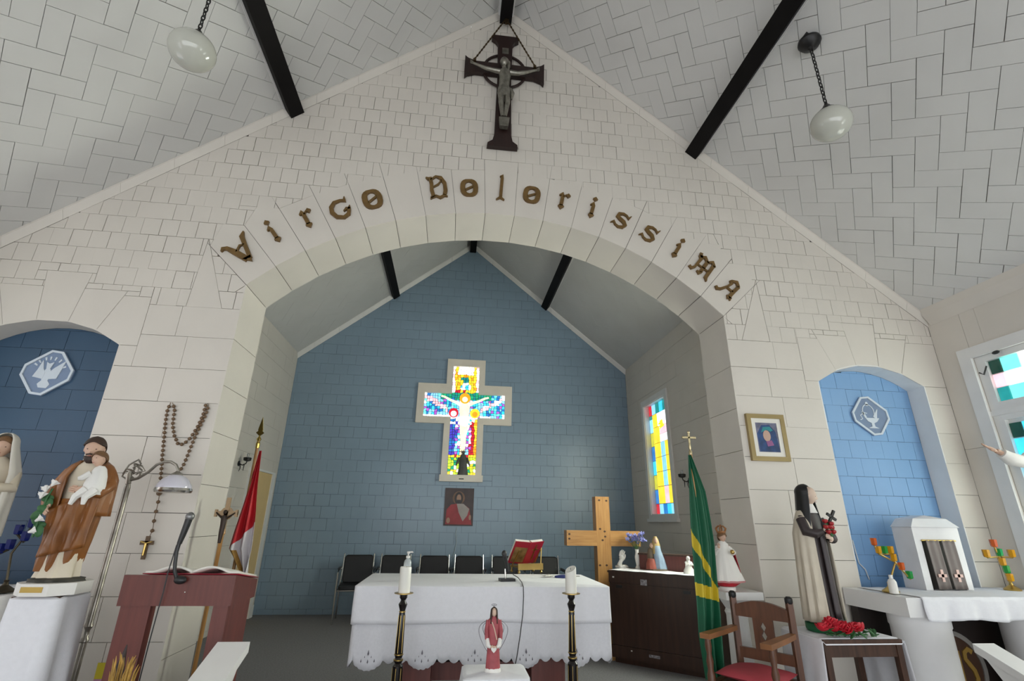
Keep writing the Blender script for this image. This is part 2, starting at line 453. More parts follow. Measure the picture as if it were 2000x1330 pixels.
# unseen rear gable added to darken the upper gable wall, open below for daylight
mb = MB(); mb.prism([(-WN, 2.55), (WN, 2.55), (WN, ZE), (0, HG+.1), (-WN, ZE)], fw, YN-.15, YN)
struct(mb.build('wall_rear', WHITE, smooth=0), 'white gable over the wide entrance behind the viewer', 'wall')
# ================================================================ CHANCEL
ec = HG-SL*(WC)                                # eaves of the chancel
BKW = [(CL, 0), (CR, 0), (CR, ec), (XO, HG), (CL, ec)]
mb = MB(); mb.prism([(CL-.1, -.1), (CR+.1, -.1), (CR+.1, ec+.1), (XO, HG+.2), (CL-.1, ec+.1)], fw, YL+.011, YL+.16)
wb = mb.build('wall_back', BJOINT, smooth=0); struct(wb, 'blue painted chancel end wall behind the altar', 'wall')
# cross shaped window opening
CWX = -.139; cw = dict(vx=.235, top=3.955, bot=2.07, hx=.707, hz0=3.035, hz1=3.452)
cross_rects = [rect(CWX-cw['vx'], CWX+cw['vx'], cw['bot'], cw['top']), rect(CWX-cw['hx'], CWX+cw['hx'], cw['hz0'], cw['hz1'])]
tl = []
for r in grid(CL, CR, 0, HG, .236, .182, .5, uph=.384, vph=1.53):
    c = clip_in(r, BKW)
    if len(c) < 3: continue
    ps = [p for p in subtract(c, [rect(CWX-.33, CWX+.33, 1.98, 4.06), rect(CWX-.81, CWX+.81, 2.94, 3.55)]) if abs(area(p)) > 4e-4]
    if ps: tl.append(ps)
pieces(wb, 'wall_tile', tl, lambda a, b, d: (a, YL+d, b), BLUE, gap=(.0006, .0026))
for sd, nm, x in ((-1, 'chancel_left', CL), (1, 'chancel_right', CR)):
    fs = lambda a, b, d: (x+sd*d, a, b); mb = MB()
    ops = [rect(.85, 1.70, 1.48, 3.18), rect(3.17, 4.02, 1.48, 3.18)] if sd > 0 else []
    for p in subtract(rect(TH, YL+.012, -.1, ec+.095), ops): mb.prism(p, fs, .011, .15)
    o = mb.build('wall_'+nm, JOINT, smooth=0); struct(o, f'white block-boarded side wall of the {nm.replace("_", " ")}', 'wall')
    pl = []
    for r in grid(TH, YL, 0, ec+.09, .61, .235, .5, uph=.3, vph=.06):
        c = clip_in(r, rect(TH, YL-.002, 0, ec+.088))
        if len(c) > 2:
            ps = [q for q in subtract(c, ops) if abs(area(q)) > 1e-3]
            if ps: pl.append(ps)
    pieces(o, 'wall_board', pl, fs, WHITE, gap=(.0004, .002))
    if sd > 0: wcr = o
    else: wcl = o
for sd, nm in ((-1, 'chancel_left'), (1, 'chancel_right')):
    fn = cpoint(sd, XO); mb = MB(); smc = (WC+COFF*SL/NRM)*NRM
    mb.prism(rect(0, smc+.1, TH, YL+.012), fn, .011, .06); co = mb.build('ceiling_'+nm, JOINT, smooth=0)
    struct(co, f'sloping white ceiling over the {nm.replace("_", " ")}', 'ceiling')
    bd = [clip_in(ccw(p), rect(.02, smc-.01, TH, YL-.01)) for p in herring(1.3, 2.1, sd < 0, (.02, smc), (TH, YL))]
    pieces(co, 'ceiling_board', [[b] for b in bd if len(b) > 2], fn, CEILW, gap=(.0001, .0007))
    s_ = .02
    while s_ < smc-.03:
        e = min(s_+.5, smc-.02); mb = MB(); v = []
        for q in (s_+.002, e-.002):
            P = fn(q, 0, 0); zb = HG-SL*abs(P[0]-XO); v += [(P[0], YL, P[2]), (P[0], YL-.05, P[2]), (P[0], YL-.045, P[2]-.02), (P[0], YL-.006, zb), (P[0], YL, zb)]
        mb.add(v, [(0, 1, 2, 3, 4), (9, 8, 7, 6, 5)]+[(i, (i+1) % 5, 5+(i+1) % 5, 5+i) for i in range(5)])
        mb.build('cove_strip', TRIMW, co, smooth=0); s_ = e
beam('trim_4', 'black purlin beam on the left chancel ceiling', 0, 0, -1, 1.80, 1.93, TH, YL-.002, .1, XO)
beam('trim_5', 'black purlin beam on the right chancel ceiling', 0, 0, 1, 1.85, 1.98, TH, YL-.002, .1, XO)
mb = MB(); mb.box(XO-.06, XO+.06, TH, YL-.003, 6.33, 6.5); struct(mb.build('trim_6', BLACK, smooth=0), 'black ridge beam over the chancel', 'beam')
# ================================================================ FLOOR
CARPET = mat('grey_carpet', (.235, .228, .24), .95, var=.14, scale=60, bump=.6)
mb = MB(); mb.box(-WN-.1, WN+.1, -1.15, YL+.05, -.12, 0)
struct(mb.build('floor', CARPET, smooth=0), 'grey carpeted sanctuary floor', 'floor')
mb = MB(); mb.box(-WN-.1, WN+.1, -1.45, -1.15, -.3, -.15); mb.box(-WN-.1, WN+.1, YN, -1.15, -.42, -.3)
struct(mb.build('floor_nave', CARPET, smooth=0), 'grey carpeted nave floor below the sanctuary step', 'floor')
# ================================================================ WINDOWS
def glass(nm, col, e): return mat('glass_'+nm, col, .15, var=.12, scale=9, emit=e)
LEAD = mat('lead_came', (.02, .02, .02), .5)
GY = glass('amber', (1., .72, .04), 1.0); GLB = glass('light_blue', (.25, .62, .95), 1.1); GBL = glass('blue', (.03, .22, .62), .8); GCY = glass('cyan', (.05, .60, .85), 1.0)
GR = glass('ruby', (.65, .02, .04), .8); GYG = glass('olive', (.55, .55, .05), .9); GW = glass('clear', (.95, .98, 1.), 2.2); GP = glass('pink', (.95, .55, .62), 1.1)
GTE = glass('teal', (.02, .30, .30), .7); GDG = glass('dark_green', (.01, .07, .05), .25); GAQ = glass('aqua', (.15, .80, .72), 1.2); GGR = glass('green', (.02, .40, .20), .8)
GPU = glass('violet', (.45, .12, .60), .9); GIN = glass('indigo', (.07, .06, .55), .8); GCR = glass('cream', (1., .84, .58), 1.0); GOR = glass('orange', (.95, .35, .02), 1.0); GLM = glass('lime', (.55, .80, .05), 1.0)
def panes(parent, rects, fn, name='pane'):     # (u0, u1, v0, v1, material): each pane its own piece of glass
    for u0, u1, v0, v1, m in rects:
        mb = MB(); mb.prism(rect(u0+.004, u1-.004, v0+.004, v1-.004), fn, 0, .006); mb.build(name, m, parent, smooth=0)
# --- cross-shaped window in the end wall
fb = lambda a, b, d: (a, YL+d, b)
def cross_poly(vx, top, bot, hx, h0, h1):
    V = rect(CWX-vx, CWX+vx, bot, top); return [V]+[rect(CWX-hx, CWX-vx, h0, h1), rect(CWX+vx, CWX+hx, h0, h1)]
inner = [rect(CWX-cw['vx'], CWX+cw['vx'], cw['bot'], cw['top']), rect(CWX-cw['hx'], CWX+cw['hx'], cw['hz0'], cw['hz1'])]
mb = MB()
for p in cross_poly(.34, 4.088, 1.99, .83, 2.918, 3.62):
    for q in subtract(p, inner): mb.prism(q, fb, -.05, .011)
xw = mb.build('window_1', mat('cream_gloss_paint', (.80, .74, .64), .4, var=.04), smooth=0)
struct(xw, 'cross-shaped stained glass window in a cream frame on the blue wall', 'window')
mb = MB()
for q in cross_poly(cw['vx'], cw['top'], cw['bot'], cw['hx'], cw['hz0'], cw['hz1']): mb.prism(q, fb, .004, .011)
mb.build('lead_backing', LEAD, xw, smooth=0)
mb = MB(); mb.box(CWX-.36, CWX+.36, YL-.085, YL, 1.955, 2.062); so = mb.build('window_sill', _m['cream_gloss_paint'], xw, smooth=0)
mb = MB(); mb.box(CWX-.035, CWX+.045, YL-.088, YL-.085, 1.99, 2.005); mb.build('plate', LEAD, so, smooth=0)
palette = [GY, GOR, GR, GW, GCR, GCY, GTE, GGR, GIN, GBL, GPU, GP, GLM, GAQ, GLB]
PI_ = {m: i for i, m in enumerate(palette)}
def cross_colour(u, z):
    au = abs(u); rn = random.random()
    if z > 3.47:
        if au > .205: return GW if rn < .6 else GP
        if z > 3.80 and (au < .15) : return GW
        if 3.63 < z < 3.76 and au < .07: return GTE if z > 3.69 else GW
        if 3.55 < z < 3.64 and au < .08: return GW if rn < .6 else GCY
        if z > 3.9: return GLM if rn < .3 else GY
        return GR if z < 3.55 and rn < .6 else (GOR if rn < .35 else GY)
    if z > 3.03:
        if z < 3.06 or au > .685: return GW
        d = z-(3.16+(au-.27)*.56)
        if au > .27 and abs(d) < .045: return GP if rn < .5 else GW
        if z > 3.36 and au < .45: return GGR if rn < .7 else GTE
        if au < .12: return GP if rn < .3 else GLB
        return (GCY, GLB, GAQ, GBL, GPU)[int(rn*4.6)]
    if z > 2.42:
        if au < .06: return GCR if rn < .7 else GW
        if au < .12: return (GCY, GLB, GW, GPU)[int(rn*4)]
        if u < 0: return GW if z > 2.93 and rn < .6 else (GIN if rn < .7 else GBL)
        return GW if z > 2.95 and rn < .4 else (GR if au < .17 else (GOR if rn < .5 else GY))
    if z > 2.34: return (GR if rn < .4 else GY)
    return (GLM, GW, GY, GGR, GLM)[int(rn*4.9)]
mb = MB(); random.seed(11)
def mosaic(u0, u1, z0, z1, nu, nz):
    J = {}
    def pt(i, j):
        if (i, j) not in J:
            du = (u1-u0)/nu; dz = (z1-z0)/nz
            J[(i, j)] = (u0+du*i+(random.uniform(-.3, .3)*du if 0 < i < nu else 0), z0+dz*j+(random.uniform(-.3, .3)*dz if 0 < j < nz else 0))
        return J[(i, j)]
    for i in range(nu):
        for j in range(nz):
            p = [pt(i, j), pt(i+1, j), pt(i+1, j+1), pt(i, j+1)]; c = (sum(q[0] for q in p)/4, sum(q[1] for q in p)/4)
            p = shrink(p, .0035)
            if len(p) > 2: mb.prism([(CWX+a, b) for a, b in p], fb, -.003, .004, PI_[cross_colour(*c)])
v = cw['vx']; mosaic(-v, v, cw['bot'], cw['top'], 10, 40); mosaic(-cw['hx'], -v, cw['hz0'], cw['hz1'], 10, 9); mosaic(v, cw['hx'], cw['hz0'], cw['hz1'], 10, 9)
go = mb.build('glass_mosaic', palette, xw, smooth=0); go['kind'] = 'stuff'; go['label'] = 'small coloured glass pieces in lead'
fx = lambda a, b, d: (CWX+a, YL+d, b)
def disc(r, cx, cz, n=16): return [(cx+r*math.cos(2*math.pi*i/n), cz+r*math.sin(2*math.pi*i/n)) for i in range(n)]
mb = MB()                                      # glass figure with outstretched arms
for sx in (-1, 1): mb.ribbon([(sx*.42, 3.41), (sx*.36, 3.395), (sx*.25, 3.34), (sx*.13, 3.295), (sx*.06, 3.26)], [.03, .035, .04, .05, .06], fx, -.007, -.003)
mb.prism([(-.10, 3.30), (-.085, 3.16), (-.075, 3.03), (.075, 3.03), (.085, 3.16), (.10, 3.30), (.0, 3.33)], fx, -.007, -.003)
mb.prism([(-.08, 3.03), (-.06, 2.8), (-.035, 2.6), (-.02, 2.46), (.025, 2.46), (.04, 2.62), (.065, 2.8), (.08, 3.03)], fx, -.007, -.003)
mb.build('glass_figure', GCR, xw, smooth=0)
mb = MB(); mb.prism([(-.10, 3.05), (-.08, 2.92), (.03, 2.88), (.095, 2.95), (.10, 3.06)], fx, -.009, -.007); mb.build('glass_loincloth', GW, xw, smooth=0)
mb = MB(); mb.prism(disc(.095, 0, 3.38), fx, -.009, -.007); mb.build('glass_halo', GOR, xw, smooth=0)
mb = MB(); mb.prism(disc(.05, .0, 3.36), fx, -.011, -.009); mb.build('glass_face', GCR, xw, smooth=0)
for sx, hm, fm in ((-1, GR, GW), (1, GY, GOR)):
    mb = MB(); mb.prism(disc(.085, sx*.185, 3.115), fx, -.009, -.007); mb.build('glass_halo', hm, xw, smooth=0)
    mb = MB(); mb.prism(disc(.05, sx*.185, 3.10), fx, -.011, -.009); mb.build('glass_face', fm, xw, smooth=0)
# --- leaded window in the chancel side walls
def chancel_window(name, sd, x, yf, yn, label, clear=None):
    # yf = far jamb, yn = near jamb
    fs = lambda a, b, d: (x+sd*d, a, b); y0, y1 = yn, yf; z0, z1 = 1.48, 3.18
    mb = MB()
    for p in subtract(rect(y0-.085, y1+.085, z0-.06, z1+.09), [rect(y0, y1, z0, z1)]): mb.prism(p, fs, -.025, .0)
    for p in subtract(rect(y0-.0, y1+.0, z0, z1), [rect(y0+.012, y1-.012, z0+.012, z1-.012)]): mb.prism(p, fs, -.01, .15)
    o = mb.build(name, TRIMW, smooth=0); struct(o, label, 'window')
    mb = MB(); mb.prism(rect(y0-.11, y1+.11, z0-.10, z0-.055), fs, -.05, .0); mb.build('window_sill', TRIMW, o, smooth=0)
    mb = MB(); mb.prism(rect(y0+.012, y1-.012, z0+.012, z1-.012), fs, .075, .08); mb.build('lead_backing', LEAD, o, smooth=0)
    H = z1-z0; Wd = y1-y0; F = lambda t: y1-t*Wd                       # t from the far jamb
    R = []
    def add(t0, t1, h0, h1, m): R.append((F(t1), F(t0), z0+.01+h0*(H-.02), z0+.01+h1*(H-.02), m))
    for t0, t1 in ((.02, .16), (.84, .98)):
        add(t0, t1, .0, .09, GR); add(t0, t1, .905, 1., GR)
        cuts = [.09, .215, .345, .475, .61, .74, .87, .905]; cols = [GBL, GYG, GCY, GBL, GYG, GLB, GTE]
        for a, b, c in zip(cuts, cuts[1:], cols): add(t0, t1, a, b, c)
    for a, b, c in ((.16, .33, GLB), (.33, .5, GBL), (.5, .66, GCY), (.66, .84, GLB)): add(a, b, 0, .09, c)
    for a, b, c in ((.16, .33, GLB), (.33, .5, GTE), (.5, .66, GCY), (.66, .84, GTE)): add(a, b, .905, 1, c)
    for a, b in ((.09, .24), (.24, .37), (.37, .50), (.50, .63)):
        add(.16, .44, a, b, GY); add(.44, .62, a, b, GLB if a > .1 else GP); add(.62, .84, a, b, GY)
    add(.16, .44, .63, .78, GY); add(.16, .38, .78, .905, GY); add(.44, .84, .63, .70, GW); add(.38, .84, .78, .905, GW); add(.44, .84, .70, .78, GP)
    panes(o, [(*r[:4], clear) for r in R] if clear else R, lambda a, b, d: (x+sd*(.069+d), a, b))
    if clear: return o
    mb = MB(); random.seed(3)
    for k in range(9):
        mb.prism([(F(.55)+random.uniform(-.1, .1)+.03*math.cos(i*.785), z0+H*.79+random.uniform(-.008, .008)+.10*(k/9-.5)+.03*math.sin(i*.785)) for i in range(8)], lambda a, b, d: (x+sd*(.066+d), a, b), 0, .003)
    mb.build('glass_emblem', GY, o, smooth=0)
    return o
chancel_window('window_2', 1, CR, 4.02, 3.17, 'tall narrow yellow and blue leaded window on the right chancel wall')
chancel_window('window_3', 1, CR, 1.70, .85, 'frosted leaded chancel window behind the right pier', glass('frosted', (.95, 1., .87), 19.))  # hidden glowing window, added to brighten the chancel and soffit
# --- nave windows
GWR = glass('bright_clear', (.965, 1., .88), 3.2); GWL = glass('milky_clear', (1., .93, .94), 1.6)
def nave_window(name, sd, y1, label):
    GWB = GWR if sd > 0 else GWL
    x = sd*WN; fs = lambda a, b, d: (x+sd*d, a, b); y0 = y1-1.46; z0, z1 = .75, 2.70
    mb = MB()
    for p in subtract(rect(y0-.1, y1+.1, z0-.1, z1+.09), [rect(y0, y1, z0, z1)]): mb.prism(p, fs, -.022, .0)
    o = mb.build(name, TRIMW, smooth=0); struct(o, label, 'window')
    mb = MB()
    for a, b in ((z0, 2.215), (2.235, z1)):
        for p in subtract(rect(y0, y1, a, b), [rect(y0+.075, y1-.075, a+.075, b-.05)]): mb.prism(p, fs, .012, .05)
    mb.prism(rect(y0, y1, 2.205, 2.245), fs, .0, .055)
    mb.build('sash', TRIMW, o, smooth=0)
    mb = MB(); mb.prism(rect(y0+.06, y1-.06, z0+.06, z1-.03), fs, .046, .05); mb.build('lead_backing', TRIMW, o, smooth=0)
    R = []; ys = [y1-.075, y1-.165, y1-.30, y1-.72, y1-1.16, y1-1.295, y1-1.385]
    zs = [2.31, 2.425, 2.535, 2.65]
    for i in range(6):
        for j in range(3):
            edge = i in (0, 5)
            m = (GTE, GP, GDG)[j] if edge else ((GAQ if j != 1 else GWB) if i in (1, 4) else GWB)
            R.append((ys[i+1], ys[i], zs[j], zs[j+1], m))
    zs = [.825, 1.0, 1.4, 1.7, 2.02, 2.14]
    for i in range(6):
        for j in range(5):
            edge = i in (0, 5)
            m = (GDG if j in (4, 0) else (GBL if j == 3 else GP)) if edge else ((GCY if i in (1, 4) else GWB) if j != 2 else GWB)
            if edge and j == 3: m = GCY
            R.append((ys[i+1], ys[i], zs[j], zs[j+1], m))
    panes(o, R, lambda a, b, d: (x+sd*(.036+d), a, b))
    mb = MB(); mb.tube([(x-sd*.02, y1-.10, 2.60), (x-sd*.05, y1-.085, 2.53), (x-sd*.03, y1-.04, 2.56)], .006, 6); mb.build('stay_hook', LEAD, o)
    mb = MB(); mb.ell((x-sd*.02, y1-.2, 2.685), .012, .03, .015, 10, 6); mb.build('latch', LEAD, o)
    return o
nave_window('window_5', 1, -.29, 'white framed nave window with green, pink and blue glass')
nave_window('window_6', 1, -2.89, 'second white framed nave window nearer the entrance')
nave_window('window_7', -1, -.29, 'white framed nave window on the left side wall')
nave_window('window_8', -1, -2.89, 'second white framed nave window on the left side wall')
# --- door at the far left of the chancel
YEL = mat('pale_yellow_paint', (.72, .52, .24), .5, var=.03)
mb = MB(); mb.box(CL, CL+.03, 3.74, 4.50, .005, 1.97); dr = mb.build('door_1', YEL, smooth=0); struct(dr, 'pale yellow door in the left chancel wall behind the red flag', 'door')
mb = MB()
for p in subtract(rect(3.64, 4.62, 0, 2.0), [rect(3.745, 4.497, -.1, 1.972)]): mb.prism(p, lambda a, b, d: (CL+d, a, b), .0, .045)
mb.box(CL, CL+.06, 4.50, 4.64, 0, .16)
mb.build('door_casing', TRIMW, dr, smooth=0)
mb = MB(); mb.lathe([(.012, 0), (.012, .03), (.028, .04), (.028, .06), (.01, .07)], 12); mb.build('door_knob', mat('brass', (.55, .38, .12), .3, 1.), dr, (CL+.03, 3.82, .98), (0, math.pi/2, 0))
# ================================================================ PENDANT LAMPS
OPAL = mat('opal_glass', (.52, .52, .46), .12, var=.02, scale=3, coat=.4)
IRON = mat('black_iron', (.012, .011, .011), .4, .3)
def pendant(label, x, y, zg):
    zc = HG+COFF*NRM-SL*abs(x)-.0
    t = thing('pendant_lamp', label, 'lamp', (x, y, zg), 0, 'globe pendant lamps')
    L = zc-zg
    mb = MB(); mb.lathe([(.075, .0), (.078, -.02), (.06, -.05), (.02, -.07), (.012, -.09)][::-1], 20, (0, 0, L-.03)); mb.box(-.03, .03, -.03, .03, L-.04, L+.045)
    mb.build('canopy', IRON, t)
    mb = MB(); n = int((L-.12-.17)/.036); z = .17
    for k in range(n+1):
        pts = []
        for i in range(13):
            a = 2*math.pi*i/12; u = .0105*math.cos(a); v_ = .025*math.sin(a)
            pts.append((u, 0, z+v_) if k % 2 else (0, u, z+v_))
        mb.tube(pts, .0038, 5, cap=False); z += .036
    mb.build('chain', IRON, t)
    mb = MB(); mb.lathe([(.07, .083), (.066, .104), (.045, .125), (.03, .14), (.02, .16), (.01, .17)], 22); mb.build('cap', IRON, t)
    mb = MB(); pr = [(.06, .092)]+[(.128*math.cos(a), .112*math.sin(a)) for a in [math.radians(58-148*i/14) for i in range(15)]]
    mb.lathe(pr, 32); mb.build('globe', OPAL, t)
    return t
pendant('white glass globe pendant lamp hanging left of the ridge', -2.0, -1.33, 3.985)
pendant('white glass globe pendant lamp hanging beside the right purlin beam', 2.14, -1.372, 3.93)
# ================================================================ LETTERS OVER THE ARCH
BRZ = mat('brown_gold_paint', (.20, .115, .035), .42, .25, var=.15, scale=30)
def O_(mb, cx, w_, h, fn, sq=.8, s=.0):
    pts = []
    for i in range(20):
        a = 2*math.pi*i/20; c, s_ = math.cos(a), math.sin(a)
        pts.append((cx+w_*math.copysign(abs(c)**sq, c), h/2+h/2*.92*math.copysign(abs(s_)**sq, s_)))
    return pts
def glyph(ch):
    mb = MB(); fn = lambda a, b, d: (a, d, b); D0, D1 = -.022, 0
    def rb(p, w_, closed=False): mb.ribbon(p, w_, fn, D0, D1, closed)
    def dia(x, y, r): mb.prism([(x-r, y), (x, y-r), (x+r, y), (x, y+r)], fn, D0-.001, D1)
    if ch == 'V':
        rb([(-.62, .98), (-.5, 1.06), (-.36, .98), (-.2, .6), (.0, .02)], [.05, .16, .17, .26, .26]); rb([(.62, 1.28), (.42, 1.1), (.32, .75), (.12, .0)], [.04, .2, .17, .16]); rb([(-.16, .6), (.12, .78), (.3, .70)], [.06, .08, .05])
        mb.prism([(-.16, .15), (.1, -.17), (.22, .12)], fn, D0, D1)
    elif ch == 'i':
        dia(.02, 1.3, .15); rb([(-.16, .82), (-.02, .98), (.02, .8), (.02, .18)], [.08, .2, .2, .2]); mb.prism([(-.15, .14), (.02, -.06), (.2, .14), (.1, .24), (-.08, .24)], fn, D0, D1)
    elif ch == 'r':
        rb([(-.2, .84), (-.06, .98), (-.02, .8), (-.02, .16)], [.08, .2, .2, .2]); mb.prism([(-.19, .14), (-.02, -.06), (.16, .14), (.06, .22), (-.12, .22)], fn, D0, D1); dia(.28, .92, .14); rb([(.0, .78), (.2, .96)], .07)
    elif ch == 'G':
        rb([(.42, 1.12), (.36, .9), (.16, .98), (-.14, .96), (-.36, .74), (-.42, .45), (-.28, .14), (.02, .0), (.28, .1), (.4, .36), (.5, .56)], [.04, .2, .12, .17, .21, .22, .2, .17, .18, .16, .04]); rb([(.12, .34), (.3, .44), (.46, .38)], [.05, .14, .1])
    elif ch == 'o':
        rb(O_(mb, 0, .36, 1.02, fn), [.16+.12*abs(math.cos(2*math.pi*i/20)) for i in range(20)], True); rb([(-.24, .36), (.24, .62)], .1)
    elif ch == 'D':
        rb([(-.52, 1.34), (-.4, 1.22), (-.3, 1.3), (-.26, .9), (-.3, .5), (-.24, .1), (-.36, .02), (-.42, -.06)], [.06, .2, .2, .2, .2, .2, .14, .04])
        rb([(-.3, 1.16), (.02, 1.36), (.26, 1.26), (.44, .9), (.44, .4), (.34, .1)], [.08, .12, .22, .2, .22, .2]); rb([(-.4, -.02), (-.1, .1), (.1, -.02), (.34, .1), (.5, .02)], [.05, .13, .16, .14, .04]); rb([(-.2, .68), (.1, .84), (.3, 1.1)], [.07, .09, .06])
    elif ch == 'l':
        rb([(-.06, 1.52), (.06, 1.62), (.06, 1.4), (.0, .2)], [.06, .17, .17, .17]); rb([(-.24, .0), (-.02, .16), (.2, .0)], [.05, .16, .06])
    elif ch == 's':
        rb([(.46, 1.0), (.36, .78), (.2, .92), (.0, .96), (-.24, .86), (-.28, .68), (-.06, .55), (.16, .46), (.3, .28), (.2, .1), (-.04, .02), (-.24, .1), (-.38, .26), (-.52, .12)], [.03, .16, .1, .14, .19, .2, .21, .21, .2, .17, .13, .1, .15, .03])
    elif ch == 'm':
        rb([(-.62, .08), (-.46, .02), (-.36, .2), (-.34, .8), (-.46, .96)], [.12, .16, .12, .17, .2]); rb([(-.06, .1), (.0, .2), (.0, .9)], [.1, .18, .18]); rb([(.5, -.1), (.36, .06), (.34, .9)], [.05, .18, .18])
        rb([(-.44, .86), (-.22, 1.02), (.02, .86), (.2, 1.04), (.42, .86)], [.1, .18, .12, .18, .12]); rb([(-.3, .42), (.3, .42)], .07); rb([(-.5, 1.1), (-.44, .9)], [.16, .12]); rb([(-.18, .1), (-.02, .02), (.06, .18)], [.06, .14, .1])
    elif ch == 'a':
        rb([(-.56, .06), (-.42, -.02), (-.28, .1), (-.1, .5), (-.04, .8), (-.2, .9)], [.12, .17, .14, .12, .16, .1]); rb([(-.16, .92), (.1, 1.08), (.34, .9)], [.1, .18, .14]); rb([(.33, .92), (.3, .5), (.3, .12), (.46, -.06)], [.18, .2, .2, .05]); rb([(-.1, .44), (.28, .44)], .09); mb.prism([(.14, .08), (.3, -.1), (.46, .1)], fn, D0, D1)
    return mb
random.seed(5)
word = ['V', 'i', 'r', 'G', 'o', None, 'D', 'o', 'l', 'o', 'r', 'i', 's', 's', 'i', 'm', 'a']
wlab = {0: 'brown letter V at the left foot of the arch inscription', 1: 'brown letter i beside the V on the arch', 2: 'brown letter r in the first word on the arch', 3: 'brown letter G in the first word on the arch',
        4: 'brown letter o ending the first word on the arch', 6: 'brown letter D starting the second word on the arch', 7: 'brown letter o just after the D on the arch', 8: 'brown letter l on the tall keystone of the arch', 9: 'brown letter o just right of the keystone',
        10: 'brown letter r in the second word on the arch', 11: 'brown letter i before the double s on the arch', 12: 'first brown letter s of the double s on the arch', 13: 'second brown letter s of the double s on the arch', 14: 'brown letter i after the double s on the arch',
        15: 'brown letter m near the right foot of the arch', 16: 'brown letter a at the right foot of the arch inscription'}
lpos = {0: 2.93, 1: 2.94, 2: 2.94, 3: 2.91, 4: 2.92, 6: 2.925, 7: 2.935, 8: 2.905, 9: 2.92, 10: 2.925, 11: 2.925, 12: 2.93, 13: 2.93, 14: 2.925, 15: 2.925, 16: 2.925}
lsc = {'V': .19, 'G': .175, 'o': .163, 'D': .165, 'l': .165, 'i': .158, 'r': .165, 's': .165, 'm': .185, 'a': .175}
for k, ch in enumerate(word):
    if not ch: continue
    th = math.radians(-46.43)+(k+.5)*TA; r = lpos[k]; s_ = lsc[ch]*(1.08 if ch == 'o' and k == 4 else 1)
    mb = glyph(ch); mb.v = [(a*s_, b, c*s_) for a, b, c in mb.v]
    o = mb.build('letter_'+ch.lower(), BRZ, None, (r*math.sin(th), -.004, ACZ+r*math.cos(th)), (0, th+(.0), 0), smooth=0)
    tag(o, wlab[k], 'letter', 'inscription letters on the arch')
# ================================================================ SHARED FINISHES
GOLD = mat('gold_metal', (.62, .43, .15), .3, 1., var=.1); BRASS = _m['brass']; SILV = mat('polished_steel', (.62, .60, .56), .22, 1., var=.05)
PEWT = mat('old_silver', (.36, .34, .29), .35, .85, var=.2, scale=25); DWOOD = mat('dark_red_wood', (.024, .008, .006), .5, var=.25, scale=4, kind='wood')
LINEN = mat('white_linen', (.80, .80, .84), .85, var=.02, scale=40, bump=.2); LACE = mat('white_lace_cotton', (.74, .74, .78), .9, var=.03, scale=60, bump=.3)
BLKP = mat('black_plastic', (.012, .012, .013), .4); BLKV = mat('black_vinyl', (.010, .010, .012), .45, var=.1); CHROME = mat('chrome_tube', (.55, .55, .55), .2, 1.)
WAX = mat('white_wax', (.82, .80, .74), .45, var=.03); PLAST = mat('white_plaster', (.80, .78, .74), .5, var=.04)
SKIN = mat('painted_skin', (.62, .40, .29), .5, var=.06, scale=12); HAIRB = mat('dark_brown_hair', (.045, .022, .012), .55, var=.2, scale=30); HAIRL = mat('light_brown_hair', (.20, .10, .04), .55, var=.2, scale=30)
RED = mat('red_cloth', (.50, .015, .03), .7, var=.1, scale=5); PAPER = mat('paper', (.80, .77, .70), .8, var=.03); OAK = mat('varnished_pine', (.50, .27, .09), .38, var=.16, scale=5, col2=(.36, .17, .05), kind='wood')
BRN = mat('brown_stained_wood', (.075, .032, .018), .4, var=.25, scale=5, kind='wood'); MAH = mat('red_brown_varnish', (.15, .035, .026), .45, var=.16, scale=4, kind='wood')
LEAF = mat('leaf_green', (.035, .14, .04), .6, var=.2, scale=15)
def copies(o, n): return [o]+[obj(o.name.split('.')[0], o.data, o.parent) for _ in range(n)]
def face_y(a, b, d): return (a, d, b)
# ================================================================ CRUCIFIX ON THE GABLE
cz = 5.615
t = thing('crucifix', 'dark wooden crucifix with silver figure hanging high on the gable', 'crucifix', (0, -.03, 4.64))
def out(pts): return pts+[(-a, b) for a, b in pts[::-1]]
mb = MB(); fz = lambda a, b, d: (a, d, b-4.64)
mb.prism(out([(.0, 6.075), (.135, 6.075), (.14, 6.03), (.10, 6.0), (.075, 5.96), (.072, 5.70), (.068, 5.5), (.08, 4.78), (.095, 4.71), (.14, 4.675), (.145, 4.64), (.0, 4.64)]), fz, -.03, .02)
mb.prism([(-.40, cz-.14), (-.37, cz-.105), (-.30, cz-.075), (.30, cz-.075), (.37, cz-.105), (.40, cz-.14), (.405, cz+.13), (.37, cz+.10), (.30, cz+.07), (-.30, cz+.07), (-.37, cz+.10), (-.40, cz+.13)], fz, -.028, .018)
mb.build('cross', DWOOD, t, smooth=0)
mb = MB(); mb.tube([(.215*math.cos(a), .0, cz-4.64+.215*math.sin(a)) for a in [2*math.pi*i/36 for i in range(37)]], .014, 8, cap=False); mb.build('ring', DWOOD, t)
mb = MB(); mb.box(-.03, .035, -.034, -.028, 5.82-4.64, 5.90-4.64); mb.build('title_plate', PEWT, t, smooth=0)
B = lambda x, y, z: (x, -.03+y, z-4.64)
B0 = B; B = lambda x, y, z: (x, -.03+y*.85, z-4.70)
mb = MB()                                      # silver figure, one body
mb.loft([(*B(.0, -.055, 0)[:2], 5.34-4.70, .062, .034, .05, 6, 1), (*B(-.005, -.05, 0)[:2], 5.40-4.70, .052, .032, 0, 1, 0), (*B(0, -.055, 0)[:2], 5.50-4.70, .056, .036, 0, 1, 0), (*B(.0, -.055, 0)[:2], 5.585-4.70, .064, .032, 0, 1, 0), (*B(.0, -.055, 0)[:2], 5.615-4.70, .035, .025, 0, 1, 0)], 24)
